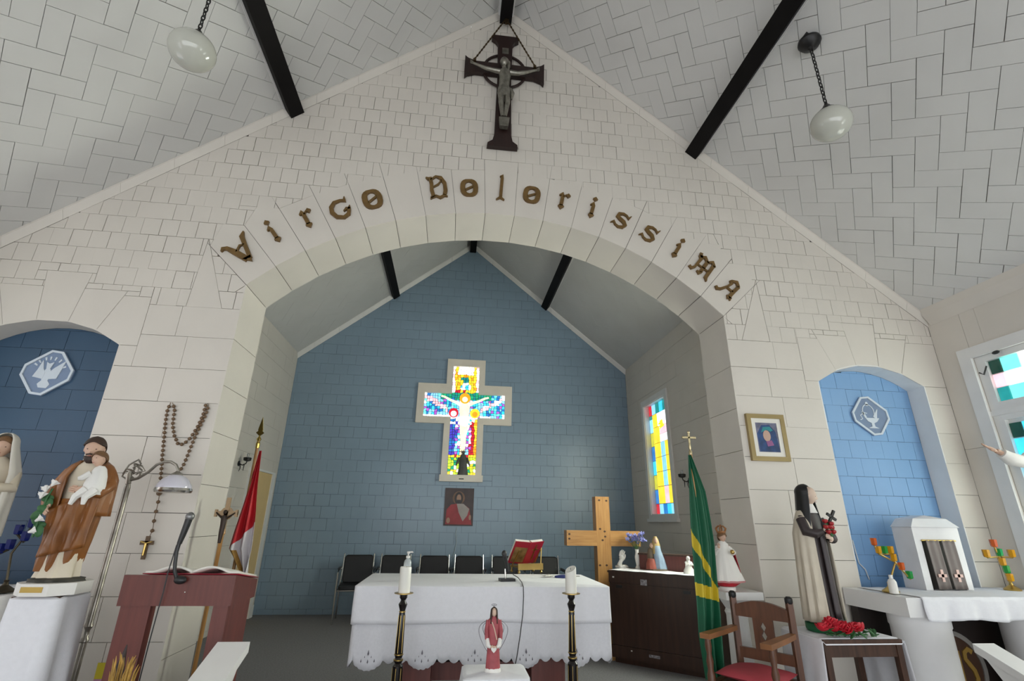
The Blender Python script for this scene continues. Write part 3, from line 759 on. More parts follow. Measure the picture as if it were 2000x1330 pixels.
for sx in (-1, 1):
    mb.tube([B(sx*.05, -.055, 5.58), B(sx*.13, -.06, 5.575 if sx > 0 else 5.585), B(sx*.20, -.06, 5.60), B(sx*.275, -.055, 5.635), B(sx*.315, -.05, 5.655)], [.027, .022, .018, .013, .012], 10)
    for k in range(4): mb.tube([B(sx*.30, -.05, 5.65), B(sx*.335, -.055, 5.645+.012*k), B(sx*.345, -.065, 5.645+.012*k)], [.006, .005, .004], 6)
    mb.tube([B(sx*.025, -.055, 5.30), B(sx*.03, -.085, 5.17), B(sx*.016, -.06, 5.05), B(sx*.012, -.07, 5.0)], [.034, .027, .02, .016], 10)
mb.ell(B(-.012, -.075, 5.69), .04, .046, .055, 14, 10); mb.ell(B(-.018, -.118, 5.685), .008, .008, .014, 8, 6); mb.tube([B(-.005, -.06, 5.61), B(-.01, -.065, 5.66)], .025, 10)
mb.build('figure', PEWT, t)
mb = MB(); mb.ell(B(-.008, -.06, 5.705), .046, .045, .052, 14, 10); mb.tube([B(.03, -.07, 5.70), B(.035, -.075, 5.63), B(.03, -.08, 5.58)], [.02, .016, .006], 8); mb.build('hair', PEWT, t)
mb = MB(); mb.loft([(*B(0, -.058, 0)[:2], 5.24-4.70, .055, .042, .12, 9, 0), (*B(0, -.058, 0)[:2], 5.32-4.70, .068, .045, .10, 9, .5), (*B(0, -.055, 0)[:2], 5.37-4.70, .062, .042, .06, 7, 1)], 30); mb.tube([B(.06, -.07, 5.35), B(.08, -.07, 5.30), B(.07, -.07, 5.22)], [.015, .02, .008], 8); mb.build('loincloth', PEWT, t)
mb = MB(); mb.add([B(x*s, y, z) for z, s, in ((4.985, 1.), (4.88, .75)) for x, y in ((-.045, -.03), (.055, -.03), (.055, -.085), (-.045, -.085))], [(0, 1, 2, 3), (7, 6, 5, 4), (0, 4, 5, 1), (1, 5, 6, 2), (2, 6, 7, 3), (3, 7, 4, 0)]); mb.build('footrest', PEWT, t, smooth=0)
B = B0
mb = MB()
for sx in (-1, 1):
    a = Vector(B(0, .0, 6.325)); b = Vector(B(sx*.305, -.01, 5.69)); n = 30
    for i in range(n): p = a.lerp(b, i/n); q = a.lerp(b, (i+.8)/n); mb.tube([p, q], .009 if i % 2 else .006, 6)
    mb.tube([b, b+Vector((0, 0, -.03))], .016, 8)
mb.tube([B(0, .0, 6.335), B(0.0, -.01, 6.24)], .012, 8); mb.tube([B(.02, .0, 6.32), B(.02, -.01, 6.25)], .008, 8)
mb.build('hanging_chain', mat('dull_bronze', (.10, .065, .03), .45, .8), t)
# ================================================================ PICTURES
def picture(name, label, cat, loc, rot, w_, h, layers, frame=None, fw_=.0, mount=0.):
    t = thing(name, label, cat, loc); t.rotation_euler = rot
    fn = lambda a, b, d: (a, d, b)
    mb = MB(); mb.prism(rect(-w_/2, w_/2, 0, h), fn, -.018, 0); mb.build('panel', layers[0], t, smooth=0)
    if frame:
        mb = MB()
        for p in subtract(rect(-w_/2-fw_, w_/2+fw_, -fw_, h+fw_), [rect(-w_/2, w_/2, 0, h)]): mb.prism(p, fn, -.03, 0)
        mb.build('frame', frame, t, smooth=0)
    if mount:
        mb = MB()
        for p in subtract(rect(-w_/2, w_/2, 0, h), [rect(-w_/2+mount, w_/2-mount, mount, h-mount)]): mb.prism(p, fn, -.022, -.018)
        mb.build('mount', PAPER, t, smooth=0)
    for i, (nm, poly, m) in enumerate(layers[1:]):
        mb = MB(); mb.prism(poly, fn, -.0188-.0007*i, -.018); mb.build(nm, m, t, smooth=0)
    return t
def oval(cx, cz_, rx, rz, n=18): return [(cx+rx*math.cos(2*math.pi*i/n), cz_+rz*math.sin(2*math.pi*i/n)) for i in range(n)]
P_ = at(897, 952, Y=YL-.03); Q_ = at(896, 1027, Y=YL-.03)
picture('portrait_picture', 'dark portrait print of a figure in red and white robes under the cross window', 'picture', ((P_.x+Q_.x)/2, YL, Q_.z), (0, 0, 0), .475, .585,
        [mat('print_dark_brown', (.055, .028, .024), .4, var=.3, scale=8), ('printed_halo', oval(-.01, .43, .10, .105), mat('print_tan', (.22, .12, .07), .5, var=.2)), ('printed_hair', oval(-.01, .42, .068, .105), mat('print_black', (.015, .009, .008), .4)),
         ('printed_robe', [(-.21, .02), (-.2, .25), (-.13, .325), (-.03, .34), (.08, .33), (.17, .27), (.2, .12), (.215, .02)], mat('print_red', (.40, .05, .06), .5, var=.2)), ('printed_tunic', [(-.04, .34), (.07, .34), (.17, .26), (.14, .16), (.07, .07), (.0, .2)], mat('print_grey_white', (.42, .38, .36), .5, var=.1)),
         ('printed_face', oval(-.008, .425, .038, .062), mat('print_skin', (.42, .25, .18), .5)), ('printed_beard', [(-.04, .40), (.024, .40), (.012, .355), (-.01, .345), (-.03, .36)], _m['print_black']), ('printed_hand', oval(-.165, .08, .03, .045), _m['print_skin']), ('printed_hand', oval(.185, .13, .02, .04), _m['print_skin'])])
picture('framed_picture', 'small gilt framed print of a veiled woman on the right pier', 'picture', (2.217, 0, 1.865), (0, 0, 0), .255, .305,
        [mat('print_violet_grey', (.20, .20, .30), .5, var=.3, scale=20), ('printed_veil', [(-.08, .04), (-.085, .18), (-.04, .25), (.03, .255), (.075, .2), (.09, .04)], mat('print_deep_blue', (.02, .07, .22), .5, var=.3, scale=20)), ('printed_hood', [(-.05, .19), (-.03, .235), (.03, .24), (.055, .21), (.03, .2), (.0, .215)], mat('print_teal', (.02, .25, .28), .5)),
         ('printed_face', oval(-.005, .165, .032, .045), mat('print_skin_light', (.55, .36, .28), .5)), ('printed_cheek', [(-.02, .12), (.03, .13), (.045, .09), (-.01, .08)], mat('print_mauve', (.3, .1, .25), .5))], mat('dull_gold_frame', (.36, .27, .12), .4, .4, var=.1), .035, .035)
# ================================================================ OCTAGON PLAQUES IN THE NICHES
PLB = mat('plaque_blue_grey', (.20, .27, .40), .6); PLW = mat('plaque_white_paint', (.62, .68, .74), .55, var=.03)
def plaque(label, cx, cz_, rz, kind):
    t = thing('octagon_plaque', label, 'plaque', (cx, ND, cz_), 0); t.rotation_euler = (0, rz, 0); fn = lambda a, b, d: (a, d, b)
    o8 = [(-.10, -.145), (.10, -.145), (.155, -.09), (.155, .09), (.10, .145), (-.10, .145), (-.155, .09), (-.155, -.09)]
    mb = MB(); mb.prism(o8, fn, -.012, -.001); mb.build('panel', PLB, t, smooth=0)
    mb = MB(); mb.ribbon([(a*.94, b*.94) for a, b in o8], .018, fn, -.022, -.011, True); mb.build('rim', PLW, t, smooth=0)
    R = Matrix.Rotation(rz, 2)
    def rp(poly): return [tuple(R @ Vector(p)) for p in poly]
    mb = MB()
    if kind == 'dove':
        for i, p in enumerate(([(-.028, -.115), (.028, -.118), (.042, -.088), (.022, -.062), (-.022, -.062), (-.042, -.088)], [(-.02, -.066), (.02, -.066), (.03, -.01), (.014, .03), (-.014, .03), (-.03, -.01)],
                  [(-.018, -.05), (-.09, -.035), (-.07, .02), (-.052, .095), (-.032, .03), (-.012, .0)], [(.018, -.05), (.075, -.045), (.085, .0), (.105, .095), (.04, .035), (.012, .0)], [(-.012, .026), (.012, .026), (.026, .08), (.0, .068), (-.022, .08)])): mb.prism(rp(p), fn, -.0165-.0008*i, -.011)
        mb.build('dove_relief', PLW, t, smooth=0); mb = MB()
        for a in (-58, -42, -20, -4, 14, 34, 50, 66):
            c, s_ = math.sin(math.radians(a)), math.cos(math.radians(a)); mb = MB(); mb.ribbon(rp([(c*.098, s_*.098), (c*.124, s_*.124)]), [.009, .013], fn, -.016, -.011); mb.build('ray_relief', PLW, t, smooth=0)
    else:
        for p in ([(-.06, -.02), (.075, -.02), (.05, -.05), (.02, -.065), (-.01, -.065), (-.04, -.05)], [(-.008, -.065), (.016, -.065), (.02, -.095), (.055, -.11), (-.045, -.11), (-.01, -.095)]): mb.prism(rp(p), fn, -.018, -.011)
        mb.build('chalice_relief', PLW, t, smooth=0); mb = MB()
        mb.ribbon(rp([(.055*math.cos(a)-.015, .035+.065*math.sin(a)) for a in [math.pi*(-.25+1.4*i/12) for i in range(13)]]), .008, fn, -.017, -.011)
        mb.ribbon(rp([(.04, -.02), (.055, .02), (.075, .06)]), [.03, .02, .006], fn, -.017, -.011); mb.ribbon(rp([(-.07, .02), (-.1, .0), (-.085, -.03), (-.11, -.04)]), .008, fn, -.017, -.011)
        mb.ribbon(rp([(-.05, -.02), (-.07, .03), (-.03, .02)]), [.02, .03, .006], fn, -.017, -.011); mb.prism(rp(oval(-.015, .105, .015, .02, 8)), fn, -.017, -.011)
        mb.build('vine_relief', PLW, t, smooth=0)
    return t
plaque('white octagonal plaque with a dove relief in the left niche', -3.315, 2.325, math.radians(-38), 'dove')
plaque('white octagonal plaque with a chalice relief in the right niche', 3.345, 2.275, math.radians(38), 'chalice')
# ================================================================ ROSARY
BEAD = mat('brown_bead_wood', (.17, .10, .05), .45, var=.2, scale=30)
ra = at(335, 785, Y=-.015); rb_ = at(405, 788, Y=-.015)
t = thing('wall_rosary', 'oversized brown wooden rosary hanging on the left pier', 'rosary', (ra.x, -.012, 2.11))
loop = [at(*q, Y=-.015) for q in ((334, 786), (327, 800), (323, 825), (320, 860), (317, 890), (315, 920), (312, 950))]
loop2 = [at(*q, Y=-.015) for q in ((337, 786), (341, 800), (337, 830), (340, 850), (348, 868), (358, 868), (372, 855), (385, 835), (396, 812), (402, 790), (407, 788))]
loop3 = [at(*q, Y=-.015) for q in ((408, 789), (402, 810), (392, 830), (380, 855), (370, 880), (360, 905), (345, 930), (325, 950), (312, 962))]
tail = [at(*q, Y=-.015) for q in ((312, 962), (308, 985), (302, 1010), (298, 1035), (292, 1048))]
mb = MB(); mb.lathe([(.004, -.0115), (.0105, -.006), (.012, 0), (.0105, .006), (.004, .0115)], 10); bm_ = mb.mesh('bead', BEAD); bm_.materials
def resample(pts, d):
    out_ = [pts[0]]; acc = 0
    for a, b in zip(pts, pts[1:]):
        L = (b-a).length; s_ = d-acc
        while s_ <= L: out_.append(a.lerp(b, s_/L)); s_ += d
        acc = L-(s_-d)
    return out_
org = Vector((ra.x, -.012, 2.11))
for seq, d in ((loop, .031), (loop2, .031), (loop3, .031), (tail, .06)):
    for p in resample(seq, d)[1:]: obj('bead', bm_, t, p-org)
mb = MB()
for seq in (loop, loop2, loop3, tail): mb.tube([p-org for p in seq], .0022, 5)
mb.build('cord', BEAD, t)
cp = at(285, 1068, Y=-.015)-org
mb = MB(); mb.box(-.012, .012, -.006, .004, -.075, .065); mb.box(-.04, .04, -.006, .004, .012, .036); c_ = mb.build('cross', BEAD, t, cp, (0, .0, 0), smooth=0)
mb = MB(); mb.tube([(0, -.011, .02), (0, -.012, -.05)], [.008, .005], 8); mb.tube([(-.034, -.01, .032), (0, -.011, .022), (.034, -.01, .032)], .004, 6); mb.build('figure', BRASS, c_)
mb = MB(); mb.ell((at(311, 963, Y=-.015)-org), .02, .006, .017, 10, 6); mb.build('medal', BEAD, t)
# ================================================================ CHAIRS ALONG THE END WALL
def make_chair(label):
    t = thing('stacking_armchair', label, 'chair', (0, 0, 0), 0, 'black chairs along the blue wall')
    def slab(w0, w1, d, h, n=6):
        mb = MB(); mb.loft([(0, 0, z, 1, 1, 0, 1, 0) for z in (0, 1)], 4); return mb
    mb = MB()                                  # seat cushion, rounded
    for z, i in ((.40, .02), (.415, .004), (.45, .0), (.465, .02)): pass
    def cushion(x0, x1, y0, y1, z0, z1, r, fn):
        v = []; lev = [(z0, r), (z0+r*.5, 0), (z1-r*.5, 0), (z1, r)]; pts = 0
        for z, i in lev:
            ring = []
            for cx, cy, a0 in ((x1-.04, y1-.04, 0), (x0+.04, y1-.04, 90), (x0+.04, y0+.04, 180), (x1-.04, y0+.04, 270)):
                for k in range(4): a = math.radians(a0+30*k); ring.append(fn(cx+(.04-i*.6)*math.cos(a), cy+(.04-i*.6)*math.sin(a), z))
            v += ring; pts = len(ring)
        f = [tuple(range(pts))[::-1], tuple(range(3*pts, 4*pts))]
        for l in range(3): f += [(l*pts+i, l*pts+(i+1) % pts, (l+1)*pts+(i+1) % pts, (l+1)*pts+i) for i in range(pts)]
        return v, f
    v, f = cushion(-.22, .22, -.22, .20, .415, .475, .02, lambda a, b, c: (a, b, c)); mb.add(v, f); mb.build('seat', BLKV, t)
    mb = MB(); v, f = cushion(-.205, .205, .47, .84, .0, .045, .02, lambda a, b, c: (a, .17+c+(b-.47)*.22, b)); mb.add(v, f); mb.build('backrest', BLKV, t)
    for sx in (-1, 1):
        mb = MB(); mb.tube([(sx*.238, -.235, 0), (sx*.238, -.22, .40), (sx*.238, -.21, .64), (sx*.238, -.16, .665), (sx*.238, .12, .665), (sx*.238, .18, .66)], .0115, 10); mb.build('leg', CHROME, t)
        mb = MB(); mb.tube([(sx*.235, .24, 0), (sx*.23, .19, .42), (sx*.218, .22, .66), (sx*.216, .275, .855)], .0115, 10); mb.build('leg', CHROME, t)
        mb = MB(); mb.tube([(sx*.238, -.19, .682), (sx*.238, -.14, .684), (sx*.238, .10, .684), (sx*.238, .15, .68)], [.015, .02, .02, .015], 10, flat=.6); mb.build('armrest', BLKP, t)
    mb = MB(); mb.tube([(-.238, -.2, .405), (.238, -.2, .405)], .01, 8); mb.tube([(-.235, .18, .405), (.235, .18, .405)], .01, 8)
    for sx in (-1, 1): mb.tube([(sx*.238, -.21, .405), (sx*.232, .19, .405)], .01, 8)
    mb.build('seat_frame', CHROME, t); return t
ch0 = make_chair('black padded chrome armchair at the left end of the row, left arm visible'); CY = 4.30
cpx = [(703, 'x'), (773, 'second black padded chair from the left along the blue wall'), (848, 'third black padded chair from the left along the blue wall'), (915, 'fourth black padded chair from the left along the blue wall'), (988, 'black padded chair behind the microphone on the altar'), (1062, 'black padded chair behind the red book at the right end of the row')]
for k, (px, lb) in enumerate(cpx):
    p = at(px, 1110, Y=CY+.25); rz = math.radians((6, 2, 0, -1, 0, -2)[k])
    if k == 0: ch0.location = (p.x, CY, 0); ch0.rotation_euler = (0, 0, rz)
    else: dup(ch0, (p.x, CY+(.02, -.01, .0, .015, -.01)[k-1], 0), rz, lb)
# cord hanging on the blue wall
mb = MB(); mb.tube([at(*q, Y=YL-.012) for q in ((893, 1030), (890, 1042), (892, 1058), (888, 1075), (884, 1090))], .006, 6); tag(mb.build('hanging_flex', mat('pale_blue_cord', (.45, .55, .6), .5)), 'pale electric cord hanging below the portrait print', 'cord')
# ================================================================ ALTAR
AX0, AX1, AY0, AY1, AZ = -.935, .945, .34, 1.18, .885
t = thing('altar_table', 'red brown wooden altar table hidden under white cloths', 'altar', (.0, .76, 0))
mb = MB(); mb.box(AX0+.01, AX1-.01, AY0-.76+.01, AY1-.76-.01, AZ-.05, AZ); mb.build('tabletop', MAH, t, smooth=0)
for cx, wd in ((-.48, .115), (.49, .125)):
    mb = MB(); mb.box(cx-wd, cx+wd, -.33, .33, .05, AZ-.05); mb.box(cx-wd-.03, cx+wd+.03, -.36, .36, 0, .05); mb.build('pedestal', MAH, t, smooth=0)
mb = MB(); mb.box(-.37, .37, -.04, .04, .2, .32); mb.build('stretcher', MAH, t, smooth=0)
def drape(mb, x0, x1, y0, y1, z, drop, rip, seed=0, r=.03, rows=9, step=.012, lean=.0, fs=1.):
    rnd = random.Random(seed); ph = [rnd.uniform(0, 6.28) for _ in range(6)]; fr = [rnd.uniform(6, 22)*fs for _ in range(6)]
    per = []
    def line(a, b, nrm):
        L = math.hypot(b[0]-a[0], b[1]-a[1]); n = max(2, int(L/step))
        for i in range(n): per.append((a[0]+(b[0]-a[0])*i/n, a[1]+(b[1]-a[1])*i/n, *nrm))
    def corner(cx, cy, a0):
        for k in range(7): a = math.radians(a0+90*k/6); per.append((cx+r*math.cos(a), cy+r*math.sin(a), math.cos(a), math.sin(a)))
    line((x0+r, y0), (x1-r, y0), (0, -1)); corner(x1-r, y0+r, -90); line((x1, y0+r), (x1, y1-r), (1, 0)); corner(x1-r, y1-r, 0)
    line((x1-r, y1), (x0+r, y1), (0, 1)); corner(x0+r, y1-r, 90); line((x0, y1-r), (x0, y0+r), (-1, 0)); corner(x0+r, y0+r, 180)
    n = len(per); s_ = 0; S = []
    for i in range(n): S.append(s_); a, b = per[i], per[(i+1) % n]; s_ += math.hypot(b[0]-a[0], b[1]-a[1])
    v = []; f = []
    for (px, py, nx, ny) in per: v.append((px-nx*.012, py-ny*.012, z+.0045))
    for j in range(rows+1):
        q = j/rows
        for i, (px, py, nx, ny) in enumerate(per):
            w_ = sum(math.sin(S[i]*fr[k]+ph[k]+q*1.3*(k % 3)) for k in range(6))/6
            o = .005+rip*q**1.2*(w_+.45)+lean*q; d = drop(S[i], px, py, nx, ny)
            v.append((px+nx*o, py+ny*o, z-.004-d*q))
    f.append(tuple(range(n)))
    for j in range(rows+1):
        for i in range(n): f.append((j*n+i, j*n+(i+1) % n, (j+1)*n+(i+1) % n, (j+1)*n+i))
    mb.add(v, f); return per, S
def scallop(s_, *a):
    u = (s_ % .37)/.37
    if u < .56: q = math.sin(math.pi*u/.56); return .452+.062*q**.6+.008*abs(math.sin(u*34))
    u = (u-.56)/.44*2; return .452+.03*abs(math.sin(math.pi*u))**.8
mb = MB(); drape(mb, AX0, AX1, AY0, AY1, AZ+.003, scallop, .011, 1, rows=10); lc = mb.build('lace_altar_cloth', LACE, solid=.0015)
tag(lc, 'white scalloped eyelet cloth hanging lowest on the altar', 'tablecloth')
EYE = mat('eyelet_shadow_grey', (.16, .15, .18), .9)
for k in range(6):                             # cut-work eyelets along the front hem
    cx = AX0+.03+.104+.37*k
    if cx > AX1-.02: break
    for dx, dz, rr in ((0, .0, .011), (-.045, -.045, .007), (.045, -.045, .007), (0, -.05, .008), (-.022, -.02, .004), (.022, -.02, .004)):
        z = AZ-.43+dz+.012; mb = MB()
        mb.prism([(cx+dx, z+rr*2.2), (cx+dx-rr*.55, z), (cx+dx, z-rr), (cx+dx+rr*.55, z)], lambda a, b, d: (a, AY0-.026+d, b), 0, .004)
        mb.build('eyelet', EYE, lc, smooth=0)
mb = MB(); drape(mb, AX0-.008, AX1+.008, AY0-.012, AY1+.012, AZ+.007, lambda s_, px, py, nx, ny: .238+.006*math.sin(s_*5), .012, 4, rows=8); tc_ = mb.build('altar_cloth', LINEN, solid=.0015)
tag(tc_, 'plain white linen cloth over the top of the altar', 'tablecloth')
TZ = AZ+.0135
# --- candlesticks and candles in front of the altar
EBON = mat('ebony_black_lacquer', (.012, .009, .008), .25, var=.2)
def candlestick(label, x, y, zt):
    t = thing('tall_candlestick', label, 'candlestick', (x, y, 0), 0, 'black and gold altar candlesticks')
    H = zt
    mb = MB(); mb.lathe([(.14, 0), (.14, .03), (.10, .05), (.06, .08), (.035, .12), (.03, .16), (.045, .19), (.03, .22), (.035, .26), (.034, H-.43), (.022, H-.415), (.03, H-.40), (.022, H-.385), (.027, H-.37), (.021, H-.13), (.018, H-.11), (.026, H-.085), (.03, H-.07), (.02, H-.055), (.016, H-.045), (.026, H-.03), (.026, H-.012)], 20); mb.build('shaft', EBON, t)
    mb = MB(); mb.lathe([(.02, H-.014), (.03, H-.012), (.064, H-.004), (.064, H+.0), (.03, H+.0)], 28); mb.build('drip_plate', BRASS, t)
    for z, r in ((H-.395, .031), (H-.365, .029), (H-.115, .021), (.215, .034), (.05, .105)):
        mb = MB(); mb.lathe([(r-.004, -.005), (r+.001, -.003), (r+.001, .003), (r-.004, .005)], 20, (0, 0, z)); mb.build('gilt_ring', BRASS, t)
    mb = MB()
    for k in range(6):
        a = 2*math.pi*(k+.25)/6; c, s_ = math.cos(a), math.sin(a); mb.tube([(.0255*c, .0255*s_, H-.355), (.0212*c, .0212*s_, H-.135)], .0022, 5); mb.tube([(.0345*c, .0345*s_, .27), (.0335*c, .0335*s_, H-.44)], .0022, 5)
    mb.build('gilt_line', BRASS, t); return t
for (lx, lc_, lx2) in ((-.576, 'tall black and gold candlestick left of the angel figure', 'white pillar candle on the left candlestick, before the pump bottle'), (.597, 'tall black and gold candlestick right of the angel figure', 'white pillar candle with a slanted melted top on the right candlestick')):
    candlestick(lc_, lx, .1, .876)
    r = .0395; n = 24; mb = MB(); sl = .0 if lx < 0 else .022
    pr = [(.0, 0, 0), (1, 0, 0), (1, .155, 0), (.93, .162, 1), (.5, .157, 1), (.0, .154, 1)]; v = []; f = []
    for rr, z, b in pr: v += [(r*rr*math.cos(2*math.pi*k/n), r*rr*math.sin(2*math.pi*k/n), z-(sl*math.cos(2*math.pi*k/n+2.5)*rr if z > .1 else 0)-(sl*.3 if z > .1 else 0)) for k in range(n)]
    for i in range(5): f += [(i*n+k, i*n+(k+1) % n, (i+1)*n+(k+1) % n, (i+1)*n+k) for k in range(n)]
    t = thing('pillar_candle', lx2, 'candle', (lx, .1, .8765), 0, 'altar candles'); mb.add(v, f); mb.build('wax', WAX, t)
    mb = MB(); mb.tube([(0, 0, .15), (.001, 0, .163)], .0016, 5); mb.build('wick', BLKP, t)
# --- pump bottle
p = at(796, 1103, Y=.6); zt = at(796, 1077, Y=.6).z
t = thing('pump_bottle', 'clear pump bottle standing behind the left candle', 'bottle', (p.x, .6, TZ)); h = zt-TZ
mb = MB(); mb.lathe([(.0, 0), (.028, 0), (.03, .006), (.03, h*.62), (.024, h*.7), (.013, h*.75), (.012, h*.78)], 20); mb.build('body', mat('clear_gel_plastic', (.75, .8, .82), .12, trans=.6, var=.01), t)
mb = MB(); mb.lathe([(.016, h*.77), (.016, h*.85), (.006, h*.86), (.006, h*.93), (.012, h*.935), (.012, h)], 14); mb.tube([(0, 0, h*.975), (.03, 0, h*.985), (.036, 0, h*.955)], [.007, .006, .005], 8); mb.build('pump', PLAST, t)
# --- microphone on the altar
p = at(990, 1132, Z=TZ+.01)
t = thing('desk_microphone', 'small black desk microphone standing on the altar', 'microphone', (p.x, p.y, TZ), math.radians(10))
mb = MB(); mb.box(-.06, .06, -.04, .04, 0, .02); mb.build('base', BLKP, t, smooth=0)
mb = MB(); mb.tube([(-.012, 0, .02), (-.015, 0, .09)], .008, 8); mb.build('stem', SILV, t)
mb = MB(); mb.tube([(.005, -.005, .07), (-.012, -.012, .14), (-.028, -.02, .185)], [.013, .016, .017], 12); mb.build('handle', BLKP, t)
mb = MB(); mb.ell((-.033, -.023, .203), .021, .021, .026, 14, 9); mb.build('grille', mat('dark_mesh', (.06, .06, .06), .5, .6), t)
mb = MB(); cb = [at(1002, 1122, Z=TZ+.03), at(1012, 1128, Z=TZ+.012), at(1019, 1137, Z=TZ+.008)]; cb += [at(*q, Y=AY0-.06) for q in ((1022, 1146), (1022.5, 1165), (1021, 1200), (1016, 1240), (1010, 1280), (1006, 1300))]; cb += [Vector((cb[-1].x-.02, AY0-.06, .25)), Vector((cb[-1].x-.04, AY0-.05, .01))]
mb.tube(cb, .0035, 6); tag(mb.build('microphone_cable', BLKP), 'thin black cable hanging down the front of the altar cloth', 'cable')
# --- missal on a brass stand
GB = GOLD
p = at(1030, 1120, Z=TZ)
t = thing('book_stand', 'brass book stand on the altar holding the red book', 'stand', (p.x, p.y+.1, TZ), math.radians(18))
mb = MB(); mb.box(-.13, .13, -.10, .08, .05, .062); mb.box(-.13, .13, -.105, -.095, .03, .085); mb.build('tray', GB, t, smooth=0)
for sx in (-1, 1):
    for yy in (-.09, .07):
        mb = MB(); mb.lathe([(.009, 0), (.013, .012), (.006, .025), (.011, .05)], 10, (sx*.115, yy, 0)); mb.build('foot', GB, t)
mb = MB(); mb.tube([(.11, -.09, .05), (.115, -.10, .22)], .006, 8); mb.tube([(-.11, .07, .06), (-.11, -.09, .20)], .006, 8); mb.tube([(.11, .07, .06), (.11, -.09, .20)], .006, 8); mb.build('support_rod', GB, t)
t2 = thing('red_missal', 'open red altar book with a gilt cross leaning on the brass stand', 'book', (p.x+.005, p.y+.1, TZ+.064), math.radians(18))
fm = lambda a, b, d: (a, .085-b*.68-d*.74, .006+b*.74-d*.68)       # cover plane leaning towards the nave, b up the slope
GX = MB()
for sx in (-1, 1): GX.prism([(0, 0), (sx*.15, .0), (sx*.15, .265), (0, .265)], lambda a, b, d: (a, fm(a, b, d)[1]+abs(a)*.12, fm(a, b, d)[2]+abs(a)*.08), 0, .006)
GX.build('cover', mat('red_leather', (.38, .012, .035), .38, var=.08), t2, smooth=0)
mb = MB()
for sx in (-1, 1): mb.prism([(sx*.004, .006), (sx*.143, .006), (sx*.143, .258), (sx*.004, .258)], lambda a, b, d: (a, fm(a, b, d)[1]+abs(a)*.12, fm(a, b, d)[2]+abs(a)*.08), -.032, -.0005)
mb.build('page_block', PAPER, t2, smooth=0)
mb = MB(); fc = lambda a, b, d: (a, fm(a, b, d)[1]+abs(a)*.12, fm(a, b, d)[2]+abs(a)*.08)
mb.prism(rect(.07, .084, .05, .235), fc, .006, .008); mb.prism(rect(.045, .11, .165, .18), fc, .006, .008); mb.build('gilt_cross', GB, t2, smooth=0)
mb = MB(); mb.prism(rect(-.135, -.01, .02, .2), fc, .006, .0072); mb.build('gilt_panel', mat('worn_gilt', (.42, .28, .12), .45, .5, var=.3, scale=18), t2, smooth=0)
mb = MB(); mb.tube([fc(-.005, .262, -.02), fc(.0, .275, .004), fc(.004, .2, .012)], .004, 6); mb.build('ribbon', RED, t2)
p = at(1098, 1128, Z=TZ); t = MB(); t.loft([(0, 0, 0, .07, .045, .12, 5, 0), (0, 0, .012, .068, .042, .15, 5, .4), (0.01, 0, .022, .03, .02, .2, 4, 1)], 26); o = t.build('blue_cloth', mat('navy_cloth', (.02, .03, .16), .7), None, (p.x, p.y, TZ)); tag(o, 'crumpled dark blue cloth beside the book stand', 'cloth')
p = at(1072, 1127, Z=TZ); t = MB(); t.sheet(lambda u, v: ((u-.5)*.10, (v-.5)*.07, .004+.008*math.sin(u*7)*math.sin(v*5)+.008), 8, 6); o = t.build('folded_paper', PAPER, None, (p.x, p.y-.0, TZ), (0, 0, .3), solid=.002); tag(o, 'folded white paper lying before the book stand', 'paper')
p = at(1128, 1126, Z=TZ); t = MB(); t.lathe([(.0, 0), (.022, 0), (.022, .004), (.018, .005), (.0, .004)], 16); o = t.build('small_dish', SILV, None, (p.x, p.y, TZ)); tag(o, 'small metal dish at the right end of the altar', 'dish')
# ================================================================ TIMBER CROSS
cy = 2.3; a = at(1163, 1010, Y=cy); b = at(1192, 1010, Y=cy); zt = at(1178, 970, Y=cy).z; cx = (a.x+b.x)/2; hw = (b.x-a.x)/2*.93
l = at(1107, 1050, Y=cy); z1 = at(1140, 1036, Y=cy).z; z0 = at(1140, 1066, Y=cy).z
t = thing('timber_cross', 'large varnished pine cross standing behind the altar', 'cross', (cx, cy, 0))
mb = MB(); mb.box(-hw, hw, 0, .14, .06, zt); mb.build('upright', OAK, t, smooth=0)
OAKX = mat('varnished_pine_crossgrain', (.50, .27, .09), .38, var=.16, scale=5, col2=(.36, .17, .05), kind='woodx')
for s0, s1 in ((l.x-cx, -hw), (hw, cx-l.x)): mb = MB(); mb.box(s0, s1, -.0, .14, z0, z1); mb.build('crossbar', OAKX, t, smooth=0)
KNOT = mat('wood_knot', (.06, .025, .01), .5)
mb = MB()
for px, py in ((1170, 977), (1184, 978), (1112, 1043), (1112, 1052), (1172, 1033), (1181, 1038), (1182, 1048), (1177, 1055), (1172, 1104), (1185, 1104)):
    q = at(px, py, Y=cy); mb.prism(oval(q.x-cx, q.z, .014, .011, 9), lambda a, b, d: (a, d, b), -.0015, .001)
mb.build('knot', KNOT, t, smooth=0)
mb = MB(); mb.box(-.3, .09, .03, .11, 0, .06); mb.box(-.04, .04, -.22, .2, 0, .06); mb.build('foot', OAKX, t, smooth=0)
